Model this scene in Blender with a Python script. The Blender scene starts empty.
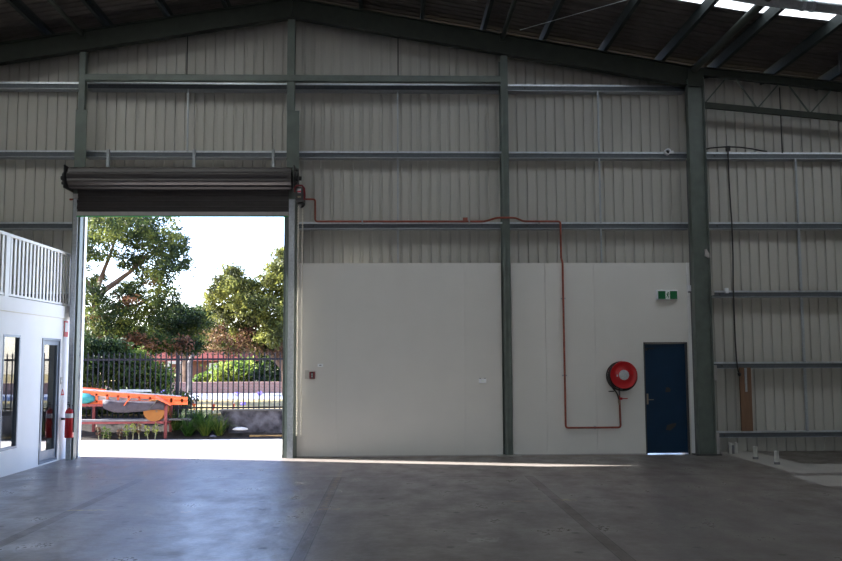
import bpy, math, random
import numpy as np
from mathutils import Vector, Matrix
random.seed(7); RNG = np.random.default_rng(11)
S = bpy.context.scene; COL = S.collection
PI = math.pi

# ------------------------------------------------------------------ camera
F, YAW, PITCH, ROLL, H, D = 883.565, 0.0309493, 0.0916576, -0.0045655, 1.75, 16.65
fw = Vector((math.sin(YAW)*math.cos(PITCH), math.cos(YAW)*math.cos(PITCH), math.sin(PITCH)))
r0 = Vector((math.cos(YAW), -math.sin(YAW), 0)); u0 = r0.cross(fw)
RT = r0*math.cos(ROLL)+u0*math.sin(ROLL); UP = u0*math.cos(ROLL)-r0*math.sin(ROLL)
CAM = Vector((0, -D, H))
cd = bpy.data.cameras.new('camera'); cd.sensor_width = 36; cd.lens = F/842*36; cd.clip_end = 400
co = bpy.data.objects.new('camera', cd); COL.objects.link(co)
m = Matrix((RT, UP, -fw)).transposed().to_4x4(); m.translation = CAM; co.matrix_world = m
S.camera = co
def ray(x, y): return RT*((x-421)/F)-UP*((y-280.5)/F)+fw
def at(x, y, Y):
    r = ray(x, y); return CAM+r*((Y+D)/r.y)
def atz(x, y, Z=0):
    r = ray(x, y); return CAM+r*((Z-H)/r.z)
def atx(x, y, X):
    r = ray(x, y); return CAM+r*(X/r.x)

# ------------------------------------------------------------------ materials
MATS = {}
def mat(name, col, rough=.6, metal=0, var=.08, scale=8, bump=0, bscale=40, spec=.5, vec=None, **kw):
    m = bpy.data.materials.new(name); m.use_nodes = True; nt = m.node_tree; N = nt.nodes; L = nt.links
    b = N['Principled BSDF']; b.inputs['Roughness'].default_value = rough; b.inputs['Metallic'].default_value = metal
    b.inputs['Specular IOR Level'].default_value = spec
    tc = N.new('ShaderNodeTexCoord'); mp = N.new('ShaderNodeMapping'); L.new(tc.outputs['Object'], mp.inputs[0])
    if vec: mp.inputs['Scale'].default_value = vec
    no = N.new('ShaderNodeTexNoise'); no.inputs['Scale'].default_value = scale; no.inputs['Detail'].default_value = 5
    L.new(mp.outputs[0], no.inputs['Vector'])
    mr = N.new('ShaderNodeMapRange'); mr.inputs[1].default_value = .3; mr.inputs[2].default_value = .7
    L.new(no.outputs[0], mr.inputs[0])
    mx = N.new('ShaderNodeMix'); mx.data_type = 'RGBA'; L.new(mr.outputs[0], mx.inputs[0])
    c2 = kw.get('col2')
    mx.inputs[6].default_value = (*[c*(1-var) for c in col], 1)
    mx.inputs[7].default_value = (*(c2 if c2 else [min(1, c*(1+var)) for c in col]), 1)
    L.new(mx.outputs[2], b.inputs['Base Color'])
    if bump:
        n2 = N.new('ShaderNodeTexNoise'); n2.inputs['Scale'].default_value = bscale; n2.inputs['Detail'].default_value = 3
        L.new(mp.outputs[0], n2.inputs['Vector'])
        bp = N.new('ShaderNodeBump'); bp.inputs['Strength'].default_value = bump; bp.inputs['Distance'].default_value = .02
        L.new(n2.outputs[0], bp.inputs['Height']); L.new(bp.outputs[0], b.inputs['Normal'])
    if kw.get('emit'):
        b.inputs['Emission Color'].default_value = (*kw['ecol'], 1); b.inputs['Emission Strength'].default_value = kw['emit']
    if kw.get('trans'): b.inputs['Transmission Weight'].default_value = kw['trans']; b.inputs['IOR'].default_value = kw.get('ior', 1.45)
    MATS[name] = m; return m
mat('cladding', (.47, .458, .415), .5, var=.03, scale=3, vec=(1, 1, .2))
mat('lining', (.70, .685, .65), .42, var=.02, scale=2)
mat('white_wall', (.80, .80, .81), .5, var=.02, scale=3)
mat('white_paint', (.82, .82, .82), .4, var=.02)
mat('green_steel', (.105, .128, .112), .45, var=.15, scale=5)
mat('dark_green_steel', (.036, .042, .034), .6, spec=.25, var=.15, scale=5)
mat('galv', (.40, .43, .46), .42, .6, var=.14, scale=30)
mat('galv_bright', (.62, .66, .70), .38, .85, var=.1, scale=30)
mat('purlin', (.028, .034, .034), .7, 0, var=.1, scale=20, spec=.15)
mat('roof_sheet', (.095, .086, .080), .8, var=.12, scale=3, spec=.1)
mat('curtain', (.042, .036, .035), .38, .1, var=.1)
mat('rail_grey', (.42, .40, .39), .45, .2)
mat('seal_green', (.03, .30, .08), .5)
mat('black', (.012, .012, .013), .45)
mat('dark_metal', (.05, .05, .05), .5, .3)
mat('red_paint', (.45, .006, .010), .32, var=.05)
mat('dark_red', (.20, .01, .015), .4)
mat('copper', (.30, .075, .045), .45, .2, var=.25, scale=12)
mat('brass', (.30, .26, .19), .35, .7)
mat('chrome', (.6, .6, .62), .25, .9)
mat('hub', (.45, .48, .5), .4, .2, var=.2, scale=60)
mat('blue_door', (.003, .024, .060), .4, var=.12, scale=3, spec=.3)
mat('door_frame', (.05, .05, .05), .5)
mat('scuff', (.035, .028, .022), .6)
mat('sign_green', (.0, .12, .035), .4, var=.03)
mat('sign_white', (.8, .85, .82), .4)
mat('sign_red', (.65, .02, .04), .4)
mat('plastic_white', (.85, .87, .9), .35)
mat('timber', (.17, .09, .05), .6, var=.2, scale=6, vec=(6, 6, .6))
mat('blue_grey_frame', (.16, .19, .24), .4, .5)
mat('rubber', (.02, .02, .02), .6)
mat('pvc', (.5, .49, .46), .5, var=.1)
mat('pipe_grey', (.14, .14, .15), .5)
mat('cloth', (.55, .57, .6), .45, var=.1)
mat('wax', (.8, .6, .2), .5)
mat('cream_trim', (.72, .68, .56), .5)
mat('galv_shaded', (.10, .115, .13), .5, .2, var=.15, scale=25)  # same galvanised steel, darkened to put the web's shade into its colour
mat('chain_metal', (.72, .69, .60), .4)
mat('web_dark', (.12, .125, .13), .5, .3)
mat('office', (.35, .34, .33), .7)
# outdoors
mat('apron', (.58, .53, .48), .85, spec=.12, var=.08, scale=1.5, bump=.2)
mat('soil', (.028, .024, .021), .95, spec=.12, var=.35, scale=9, bump=.6)
mat('far_ground', (.22, .17, .075), .95, spec=.12, var=.25, scale=2, bump=.4)
mat('footpath', (.19, .21, .27), .9, spec=.12, var=.06)
mat('bitumen', (.16, .16, .17), .9, spec=.12, var=.1)
mat('stone', (.03, .03, .038), .85, spec=.12, var=.5, scale=5, bump=.8, bscale=7, col2=(.09, .09, .11))
mat('fence_black', (.010, .011, .018), .6, spec=.15)
mat('rust_red', (.17, .045, .045), .6, spec=.12, var=.2)
mat('orange', (.70, .105, .022), .45, var=.06)
mat('silver', (.45, .50, .56), .35, .4)
mat('tarp', (.045, .040, .05), .7, spec=.12, var=.2, scale=12, bump=.5, bscale=14)
mat('log_wood', (.28, .12, .035), .7, spec=.12, var=.2, scale=8, col2=(.20, .08, .025))
mat('teal', (.03, .17, .18), .6, spec=.12, var=.2)
mat('plank_grey', (.14, .14, .15), .7, spec=.12, var=.2)
mat('trunk', (.13, .085, .06), .9, spec=.12, var=.4, scale=5, bump=.5)
mat('pale_trunk', (.14, .12, .11), .85, spec=.12, var=.3, scale=6)
mat('roof_tile', (.10, .02, .016), .8, spec=.12, var=.25, scale=12)
mat('house_wall', (.17, .085, .065), .85, spec=.12, var=.12, scale=8)
mat('curb_stone', (.45, .44, .43), .8, spec=.12)
mat('straw', (.30, .19, .08), .9, spec=.12, var=.3)
mat('dry_stem', (.27, .26, .16), .8, spec=.12, var=.2)
mat('purple', (.22, .16, .65), .6)
def brick_mat():
    m = bpy.data.materials.new('brick'); m.use_nodes = True; N = m.node_tree.nodes; L = m.node_tree.links; b = N['Principled BSDF']
    tc = N.new('ShaderNodeTexCoord'); mp = N.new('ShaderNodeMapping'); mp.inputs['Rotation'].default_value = (PI/2, 0, 0)
    br = N.new('ShaderNodeTexBrick'); br.inputs['Scale'].default_value = 4
    br.inputs['Color1'].default_value = (.28, .13, .10, 1); br.inputs['Color2'].default_value = (.34, .18, .14, 1); br.inputs['Mortar'].default_value = (.34, .28, .25, 1)
    L.new(tc.outputs['Object'], mp.inputs[0]); L.new(mp.outputs[0], br.inputs[0]); L.new(br.outputs[0], b.inputs[0]); b.inputs['Roughness'].default_value = .9
    MATS['brick'] = m
brick_mat()
def leaf_mat(name, c1, c2, c3, tr=.35):
    m = bpy.data.materials.new(name); m.use_nodes = True; N = m.node_tree.nodes; L = m.node_tree.links
    b = N['Principled BSDF']; out = N['Material Output']
    g = N.new('ShaderNodeNewGeometry'); n = N.new('ShaderNodeTexNoise'); n.inputs['Scale'].default_value = 1.1
    L.new(g.outputs['Position'], n.inputs['Vector'])
    n.inputs['Detail'].default_value = 6
    r = N.new('ShaderNodeValToRGB'); r.color_ramp.elements[0].position = .36; r.color_ramp.elements[0].color = (*c1, 1)
    r.color_ramp.elements[1].position = .66; r.color_ramp.elements[1].color = (*c3, 1)
    e = r.color_ramp.elements.new(.5); e.color = (*c2, 1)
    ri = N.new('ShaderNodeMath'); ri.operation = 'MULTIPLY_ADD'; ri.inputs[1].default_value = .22; L.new(g.outputs['Random Per Island'], ri.inputs[0])
    sb = N.new('ShaderNodeMath'); sb.operation = 'SUBTRACT'; sb.inputs[1].default_value = .11; L.new(n.outputs[0], sb.inputs[0]); L.new(sb.outputs[0], ri.inputs[2])
    L.new(ri.outputs[0], r.inputs[0]); L.new(r.outputs[0], b.inputs[0]); b.inputs['Roughness'].default_value = .6; b.inputs['Specular IOR Level'].default_value = .15
    t = N.new('ShaderNodeBsdfTranslucent'); L.new(r.outputs[0], t.inputs[0])
    mx = N.new('ShaderNodeMixShader'); mx.inputs[0].default_value = tr
    L.new(b.outputs[0], mx.inputs[1]); L.new(t.outputs[0], mx.inputs[2]); L.new(mx.outputs[0], out.inputs[0])
    MATS[name] = m
leaf_mat('leaf_gum', (.012, .022, .008), (.030, .048, .014), (.15, .17, .035), .3)
leaf_mat('leaf_olive', (.03, .033, .012), (.075, .085, .022), (.25, .25, .055), .35)
leaf_mat('leaf_dark', (.010, .020, .008), (.022, .042, .012), (.055, .08, .018), .25)
leaf_mat('leaf_bright', (.05, .09, .018), (.11, .17, .03), (.26, .30, .06), .4)
leaf_mat('leaf_rusty', (.05, .022, .012), (.13, .065, .04), (.17, .12, .05), .35)
leaf_mat('leaf_strap', (.015, .045, .008), (.04, .09, .016), (.14, .17, .035), .3)
def glass_mat():
    m = bpy.data.materials.new('pane_glass'); m.use_nodes = True; b = m.node_tree.nodes['Principled BSDF']
    b.inputs['Base Color'].default_value = (.75, .8, .82, 1); b.inputs['Roughness'].default_value = .0
    b.inputs['Transmission Weight'].default_value = 1; b.inputs['IOR'].default_value = 1.6
    MATS['glass'] = m
glass_mat()
def skylight_mat():
    m = bpy.data.materials.new('translucent_sheet'); m.use_nodes = True; N = m.node_tree.nodes; L = m.node_tree.links
    N.remove(N['Principled BSDF']); t = N.new('ShaderNodeBsdfTranslucent'); t.inputs[0].default_value = (.56, .57, .50, 1)
    d = N.new('ShaderNodeBsdfDiffuse'); d.inputs[0].default_value = (.8, .8, .8, 1); mx = N.new('ShaderNodeMixShader'); mx.inputs[0].default_value = .25
    L.new(t.outputs[0], mx.inputs[1]); L.new(d.outputs[0], mx.inputs[2]); L.new(mx.outputs[0], N['Material Output'].inputs[0])
    MATS['skylight'] = m
skylight_mat()
def floor_mat():
    m = bpy.data.materials.new('concrete_floor'); m.use_nodes = True; N = m.node_tree.nodes; L = m.node_tree.links; b = N['Principled BSDF']
    g = N.new('ShaderNodeNewGeometry'); sx = N.new('ShaderNodeSeparateXYZ'); L.new(g.outputs['Position'], sx.inputs[0])
    def M(op, a, b_=None, c=None, clamp=False):
        n = N.new('ShaderNodeMath'); n.operation = op; n.use_clamp = clamp
        for i, v in enumerate((a, b_, c)):
            if v is None: continue
            if isinstance(v, (int, float)): n.inputs[i].default_value = v
            else: L.new(v, n.inputs[i])
        return n.outputs[0]
    def noise(s, d=5, vec=None, r=.5):
        n = N.new('ShaderNodeTexNoise'); n.inputs['Scale'].default_value = s; n.inputs['Detail'].default_value = d; n.inputs['Roughness'].default_value = r
        if vec:
            mp = N.new('ShaderNodeMapping'); mp.inputs['Scale'].default_value = vec; L.new(g.outputs['Position'], mp.inputs[0]); L.new(mp.outputs[0], n.inputs['Vector'])
        else: L.new(g.outputs['Position'], n.inputs['Vector'])
        return n.outputs[0]
    wob = noise(9, 4); wob = M('MULTIPLY', M('SUBTRACT', wob, .5), .12)
    X, Y = sx.outputs[0], sx.outputs[1]
    def rect(x0, x1, y0, y1, soft=.01, w=0):
        xx = M('ADD', X, M('MULTIPLY', wob, w)) if w else X; yy = M('ADD', Y, M('MULTIPLY', wob, w)) if w else Y
        fx = M('MULTIPLY', M('SUBTRACT', (x1-x0)/2, M('ABSOLUTE', M('SUBTRACT', xx, (x0+x1)/2))), 1/soft, clamp=True)
        fy = M('MULTIPLY', M('SUBTRACT', (y1-y0)/2, M('ABSOLUTE', M('SUBTRACT', yy, (y0+y1)/2))), 1/soft, clamp=True)
        return M('MULTIPLY', fx, fy)
    def mixc(fac, a, c):
        n = N.new('ShaderNodeMix'); n.data_type = 'RGBA'
        if isinstance(fac, (int, float)): n.inputs[0].default_value = fac
        else: L.new(fac, n.inputs[0])
        if isinstance(a, tuple): n.inputs[6].default_value = (*a, 1)
        else: L.new(a, n.inputs[6])
        if isinstance(c, tuple): n.inputs[7].default_value = (*c, 1)
        else: L.new(c, n.inputs[7])
        return n.outputs[2]
    def rng(v, a, b_, c=0, d=1):
        n = N.new('ShaderNodeMapRange'); L.new(v, n.inputs[0])
        for i, q in enumerate((a, b_, c, d)): n.inputs[i+1].default_value = q
        return n.outputs[0]
    big = rng(noise(.55, 4), .35, .65); mid = rng(noise(2.2, 8, (1, .6, 1), .62), .35, .68); fine = rng(noise(24, 5), .3, .7)
    c = mixc(big, (.150, .130, .118), (.200, .178, .166))
    c = mixc(M('MULTIPLY', mid, .6), c, (.095, .080, .073))
    c = mixc(M('MULTIPLY', fine, .22), c, (.27, .25, .24))
    # dark oil stains
    st = rng(noise(1.3, 3, (.7, 1.3, 1)), .62, .72); c = mixc(M('MULTIPLY', st, .45), c, (.09, .08, .075))
    vo = N.new('ShaderNodeTexVoronoi'); vo.voronoi_dimensions = '2D'; vo.inputs['Scale'].default_value = .9; L.new(g.outputs['Position'], vo.inputs['Vector'])
    c = mixc(M('MULTIPLY', rng(vo.outputs['Distance'], .03, .045, 1, 0), .8), c, (.03, .028, .026))
    # infilled joints with saw-cut edges
    jm = rect(-10, 6.15, -2.968, -2.938, .006)
    for x in (-3.83, -.86, 2.06):
        jm = M('MAXIMUM', jm, rect(x-.07, x+.07, -26, -2.95, .008))
        c = mixc(M('MULTIPLY', rect(x-.05, x+.05, -26, -2.95, .008), .42), c, (.085, .062, .058))
        for s in (-.06, .06): c = mixc(M('MULTIPLY', rect(x+s-.008, x+s+.008, -26, -2.95, .004), .7), c, (.04, .035, .03))
    c = mixc(M('MULTIPLY', rect(-10, 6.15, -2.968, -2.938, .006), .9), c, (.045, .04, .04))
    # paler new concrete around the stub pipes and the trench
    pale = M('MAXIMUM', rect(6.2, 6.93, -2.9, .45, .03, 1), rect(6.2, 13, -2.85, -1.73, .03, 1))
    pale = M('MAXIMUM', pale, rect(6.0, 13, -4.35, -3.2, .03, 1))
    c = mixc(M('MULTIPLY', pale, .85), c, mixc(mid, (.38, .365, .34), (.46, .44, .41)))
    c = mixc(M('MULTIPLY', rect(6.95, 13, -1.7, .45, .03, 1), .5), c, (.085, .07, .055))
    c = mixc(M('MULTIPLY', rect(-1.8, 6, -.35, .42, .15, 1), .35), c, (.15, .10, .06))
    # yellow and orange marking paint, worn
    wear = rng(noise(14, 4), .42, .6)
    for (xa, xb, y, t, col) in ((66, 108, 510.5, .05, (.50, .36, .12)), (181, 191, 512, .07, (.50, .25, .13)), (318, 342, 509.3, .05, (.46, .27, .10)),
                                (510, 550, 501.3, .05, (.36, .24, .16)), (560, 577, 500, .10, (.38, .32, .16)), (466, 500, 540, .12, (.33, .31, .30)), (88, 98, 476.5, .05, (.40, .38, .30))):
        a_, b2 = atz(xa, y), atz(xb, y); c = mixc(M('MULTIPLY', M('MULTIPLY', rect(a_.x, b2.x, a_.y-t, a_.y+t, .02, 1), wear), .75), c, col)
    a_, b2 = atz(341, 507), atz(357, 468); c = mixc(M('MULTIPLY', M('MULTIPLY', rect(b2.x-.28, b2.x-.2, a_.y, -1.9, .02, .8), wear), .4), c, (.42, .32, .14))
    L.new(c, b.inputs['Base Color'])
    ro = M('ADD', rng(mid, 0, 1, .24, .44), M('MULTIPLY', fine, .08)); ro = M('ADD', ro, M('MULTIPLY', pale, .25), clamp=True); ro = M('ADD', ro, M('MULTIPLY', jm, .08), clamp=True); L.new(ro, b.inputs['Roughness'])
    b.inputs['Specular IOR Level'].default_value = .27
    bp = N.new('ShaderNodeBump'); bp.inputs['Strength'].default_value = .45; bp.inputs['Distance'].default_value = .014
    L.new(M('ADD', M('ADD', noise(6, 6), M('MULTIPLY', noise(1.2, 2), 1.5)), M('MULTIPLY', noise(17, 3), .35)), bp.inputs['Height']); L.new(bp.outputs[0], b.inputs['Normal'])
    MATS['floor'] = m
floor_mat()

# ------------------------------------------------------------------ mesh builder
class MB:
    def __init__(s): s.v = []; s.f = []
    def add(s, vs, fs):
        n = len(s.v); s.v += [tuple(v) for v in vs]; s.f += [tuple(i+n for i in f) for f in fs]; return s
    def box(s, x0, x1, y0, y1, z0, z1, M_=None):
        vs = [Vector((x, y, z)) for x in (x0, x1) for y in (y0, y1) for z in (z0, z1)]
        if M_: vs = [M_@v for v in vs]
        return s.add(vs, [(0, 1, 3, 2), (4, 6, 7, 5), (0, 4, 5, 1), (2, 3, 7, 6), (0, 2, 6, 4), (1, 5, 7, 3)])
    def bar(s, a, b, w, h, up=(0, 0, 1)):
        a, b = Vector(a), Vector(b); d = (b-a).normalized(); u = Vector(up)
        if abs(d.dot(u)) > .99: u = Vector((0, 1, 0))
        x = d.cross(u).normalized(); z = x.cross(d)
        vs = [p+x*(i*w/2)+z*(j*h/2) for p in (a, b) for i, j in ((-1, -1), (1, -1), (1, 1), (-1, 1))]
        return s.add(vs, [(3, 2, 1, 0), (4, 5, 6, 7), (0, 1, 5, 4), (1, 2, 6, 5), (2, 3, 7, 6), (3, 0, 4, 7)])
    def tube(s, pts, r, n=8, cap=True):
        pts = [Vector(p) for p in pts]; k = len(pts); vs = []; u = None
        for i, p in enumerate(pts):
            d = (pts[min(i+1, k-1)]-pts[max(i-1, 0)]).normalized()
            if u is None: u = d.orthogonal().normalized()
            u = (u-d*u.dot(d)).normalized(); w = d.cross(u); rr = r[i] if isinstance(r, (list, tuple)) else r
            vs += [p+(u*math.cos(2*PI*j/n)+w*math.sin(2*PI*j/n))*rr for j in range(n)]
        fs = [(i*n+j, i*n+(j+1) % n, (i+1)*n+(j+1) % n, (i+1)*n+j) for i in range(k-1) for j in range(n)]
        if cap: fs += [tuple(range(n-1, -1, -1)), tuple((k-1)*n+j for j in range(n))]
        return s.add(vs, fs)
    def prism(s, prof, a, b, axis='x', closed=True):
        """profile (p,q) swept between a and b along axis; x: (y,z)  y: (x,z)  z: (x,y)"""
        n = len(prof)
        def P(p, q, t): return {'x': (t, p, q), 'y': (p, t, q), 'z': (p, q, t)}[axis]
        vs = [P(p, q, t) for t in (a, b) for p, q in prof]
        fs = [(i, (i+1) % n, (i+1) % n+n, i+n) for i in range(n if closed else n-1)]
        if closed: fs += [tuple(range(n-1, -1, -1)), tuple(range(n, 2*n))]
        return s.add(vs, fs)
    def lathe(s, prof, c, axis=(0, 0, 1), n=24):
        """prof: (radius, height) pairs along axis from c"""
        ax = Vector(axis).normalized(); u = ax.orthogonal().normalized(); w = ax.cross(u); c = Vector(c); vs = []
        for r, h in prof: vs += [c+ax*h+(u*math.cos(2*PI*j/n)+w*math.sin(2*PI*j/n))*max(r, 1e-4) for j in range(n)]
        k = len(prof)
        return s.add(vs, [(i*n+j, i*n+(j+1) % n, (i+1)*n+(j+1) % n, (i+1)*n+j) for i in range(k-1) for j in range(n)]+[tuple(range(n-1, -1, -1)), tuple((k-1)*n+j for j in range(n))])
    def build(s, name, m, parent=None, smooth=False, origin=(0, 0, 0), kind=None, bevel=0):
        o_ = Vector(origin); me = bpy.data.meshes.new(name)
        me.from_pydata([tuple(Vector(v)-o_) for v in s.v], [], s.f); me.update()
        ob = bpy.data.objects.new(name, me); COL.objects.link(ob); me.materials.append(MATS[m])
        if parent: ob.parent = parent
        ob.location = o_
        if smooth:
            me.polygons.foreach_set('use_smooth', [True]*len(me.polygons))
            try: me.set_sharp_from_angle(angle=math.radians(40))
            except Exception: pass
        if bevel:
            b = ob.modifiers.new('bevel', 'BEVEL'); b.width = bevel; b.segments = 2; b.limit_method = 'ANGLE'
        if kind: ob['kind'] = kind
        return ob
def tag(o, label, cat, group=None):
    o['label'] = label; o['category'] = cat
    if group: o['group'] = group
    return o
def thing(name, label, cat, loc=(0, 0, 0), group=None):
    o = bpy.data.objects.new(name, None); COL.objects.link(o); o.location = loc; o.empty_display_size = .1
    return tag(o, label, cat, group)
def part(b, name, m, root, **k):          # b in world coordinates, root an unrotated Empty
    l = root.matrix_basis.translation.copy(); p = root.parent
    while p: l += p.matrix_basis.translation; p = p.parent
    b.v = [tuple(Vector(v)-l) for v in b.v]
    return b.build(name, m, root, **k)
def copy_tree(o, parent=None):
    c = o.copy(); COL.objects.link(c); c.parent = parent
    for ch in list(o.children): copy_tree(ch, c)
    return c

# ------------------------------------------------------------------ building shell
XL, XR, YF, YB = -9.9, 12.0, -27.0, .40          # side walls, front (behind the camera), back cladding
XRID, ZR, SL, XC, SA = -1.95, 8.94, .17, 5.82, .107
def roof_z(x, off=0):
    if x <= XC: return ZR-SL*abs(x-XRID)+off
    return ZR-SL*(XC-XRID)-SA*(x-XC)+off
MB().box(XL, XR, YF, .45, -.25, 0).build('floor', 'floor', kind='structure')

def ribbed(x0, x1, Yin, zt, zb, holes=(), pitch=.19):
    """cladding sheet seen from inside: broad pans, narrow ribs standing away; zt(x), zb(x)"""
    pts = [(x0, Yin)]; x = x0
    while x < x1:
        for dx, dy in ((.114, 0), (.119, .034), (.150, .037), (.177, .034), (.186, 0)):
            pts.append((x+dx, Yin+dy))
        x += pitch
    pts = [p for p in pts if p[0] <= x1]+[(x1, Yin)]
    for h in holes:
        for e in h[:2]:
            i = next(k for k in range(len(pts)-1) if pts[k][0] <= e <= pts[k+1][0]); a, b = pts[i], pts[i+1]
            t = (e-a[0])/max(1e-9, b[0]-a[0]); pts.insert(i+1, (e, a[1]+t*(b[1]-a[1])))
    mb = MB()
    for a, b in zip(pts, pts[1:]):
        if b[0]-a[0] < 1e-6: continue
        mx = (a[0]+b[0])/2; z0 = zb
        for h in holes:
            if h[0] < mx < h[1]: z0 = h[2]
        mb.add([(a[0], a[1], z0), (b[0], b[1], z0), (b[0], b[1], zt(b[0])), (a[0], a[1], zt(a[0]))], [(0, 1, 2, 3)])
    return mb
ribbed(XL, XR, YB-.005, lambda x: roof_z(x, -.07 if x > .2 else -.03), -.02, holes=((-5.95, -1.99, 4.62), (4.74, 5.55, 2.085))).build('wall_back', 'cladding', kind='structure')
# ground-level footing strip of the back wall
mb = MB()
# side and front walls
def side(x, zt, name, flip):
    mb = MB(); y = YF
    while y < YB:
        for a, b in (((0, 0), (.125, 0)), ((.125, 0), (.14, .03)), ((.14, .03), (.17, .03)), ((.17, .03), (.19, 0))):
            ya, yb = y+a[0], min(y+b[0], YB)
            if ya >= YB: break
            mb.add([(x+flip*a[1], ya, 0), (x+flip*b[1], yb, 0), (x+flip*b[1], yb, zt), (x+flip*a[1], ya, zt)], [(0, 1, 2, 3)])
        y += .19
    return mb.build(name, 'cladding', kind='structure')
side(XL, roof_z(XL), 'wall_left', -1); side(XR, roof_z(XR), 'wall_right', 1)
FD = (-4.5, .5, 4.2)     # unseen front wall opening, added behind the camera and placed for its daylight
mb = MB(); fr = ribbed(XL, XR, YF, lambda x: roof_z(x), 0, holes=(FD,))
fr.build('wall_front', 'cladding', kind='structure')

# roof: ribbed sheets running down the slope, with translucent strips
SKY = [(-3.65, -2.42), (-11.0, -10.1), (-18.6, -17.7), (-24.6, -23.7)]
def roof_strip(y0, y1, xa, xb, ribs):
    mb = MB()
    ys = [y0]
    if ribs:
        y = y0
        while y < y1-.25: ys += [(y+.13, 0), (y+.145, .028), (y+.17, .028), (y+.185, 0)]; y += .19
        ys = [(y0, 0)]+[p for p in ys[1:] if p[0] < y1]+[(y1, 0)]
    else: ys = [(y0, 0), (y1, 0)]
    xs = sorted(set([xa, xb]+[q for q in (XRID, XC) if xa < q < xb]))
    for (ya, da), (yb, db) in zip(ys, ys[1:]):
        for a, b in zip(xs, xs[1:]):
            mb.add([(a, ya, roof_z(a, da)), (b, ya, roof_z(b, da)), (b, yb, roof_z(b, db)), (a, yb, roof_z(a, db))], [(0, 1, 2, 3)])
    return mb
cuts = [YF-.2]+[c for s in sorted(SKY) for c in s]+[YB+.14]
mb = MB()
for i in range(0, len(cuts), 2):
    q = roof_strip(cuts[i], cuts[i+1], XL-.1, XR+.1, True); mb.add(q.v, q.f)
for a, b in SKY:      # sheet either side of the translucent strips
    for xa, xb in ((XL-.1, -8.6), (-2.6, -1.3), (11.3, XR+.1)):
        q = roof_strip(a, b, xa, xb, True); mb.add(q.v, q.f)
mb.build('ceiling', 'roof_sheet', kind='structure')
for a, b in SKY:
    for xa, xb in ((-8.6, -2.6), (-1.3, 11.3)):
        roof_strip(a, b, xa, xb, False).build('skylight', 'skylight', kind='structure')

# insulated lining panels (one structure per bay), with fine joints
def lining(x0, x1, joints, hole=None):
    mb = MB(); xs = [x0]+list(joints)+[x1]; g = .0016; hs = hole or (99, 99, 0)
    if hole: xs = sorted(set(xs+[hole[0], hole[1]]))
    for a, b in zip(xs, xs[1:]):
        ga = g if a in joints else 0; gb = g if b in joints else 0
        zb = hs[2] if (hs[0] <= (a+b)/2 <= hs[1]) else 0
        mb.box(a+ga, b-gb, 0, .075, zb, 3.612)
    mb.box(x0, x1, .02, .07, hs[2] if hole else 0, 3.60) if not hole else None
    return mb
lining(-1.83, 2.035, (-1.07, .13, 1.335)).build('wall_lining', 'lining', kind='structure')
lining(2.225, 5.59, (2.87, 3.81), (4.725, 5.56, 2.098)).build('wall_lining', 'lining', kind='structure')
MB().box(5.59, 5.645, -.03, .075, 0, 3.612).build('trim_1', 'white_paint', kind='structure')
MB().box(-1.83, 4.72, -.012, 0, 0, .02).build('baseboard_back', 'rail_grey', kind='structure')

# ------------------------------------------------------------------ portal frame
def ibeam_between(mb, a, b, n_dir, depth, fl, tf=.014, tw=.010):
    """I-section whose web lies in the XZ plane; a,b centreline; depth measured across, flange width fl along Y"""
    a, b = Vector(a), Vector(b); d = (b-a).normalized(); n = Vector(n_dir)
    n = (n-d*n.dot(d)).normalized(); y = Vector((0, 1, 0))
    for s in (-1, 1):
        c = n*(s*(depth/2-tf/2)); vs = [p+c+y*(i*fl/2)+n*(j*tf/2) for p in (a, b) for i, j in ((-1, -1), (1, -1), (1, 1), (-1, 1))]
        mb.add(vs, [(3, 2, 1, 0), (4, 5, 6, 7), (0, 1, 5, 4), (1, 2, 6, 5), (2, 3, 7, 6), (3, 0, 4, 7)])
    vs = [p+y*(i*tw/2)+n*(j*(depth/2-tf)) for p in (a, b) for i, j in ((-1, -1), (1, -1), (1, 1), (-1, 1))]
    mb.add(vs, [(3, 2, 1, 0), (4, 5, 6, 7), (0, 1, 5, 4), (1, 2, 6, 5), (2, 3, 7, 6), (3, 0, 4, 7)])
    return mb
YP = -.14; FLG = .17
zc = lambda x: roof_z(x)-.225-.19
def portal(Y, tagside, which):
    xa, xb = XL+.15, 5.81
    for xe, nm, lab in ((xa, 'low', 'on the balustrade side'), (xb, 'high', 'on the blue door side')):
        r = thing('steel_rafter', f'dark green rafter {which}, {lab}', 'rafter', (XRID, Y, zc(XRID)))
        mb = ibeam_between(MB(), (XRID, Y, zc(XRID)), (xe, Y, zc(xe)), (0, 0, 1), .385, FLG); part(mb, 'beam', 'dark_green_steel', r)
        s = 1 if xe > XRID else -1
        pl = MB().box(XRID+min(0, s*.02), XRID+max(0, s*.02), Y-.11, Y+.11, zc(XRID)-.2, zc(XRID)+.21); part(pl, 'ridge_plate', 'dark_green_steel', r)
    return
portal(YP, 0, 'against the gable wall')
portal(-8.3, 0, 'of the frame one bay out')
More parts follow.
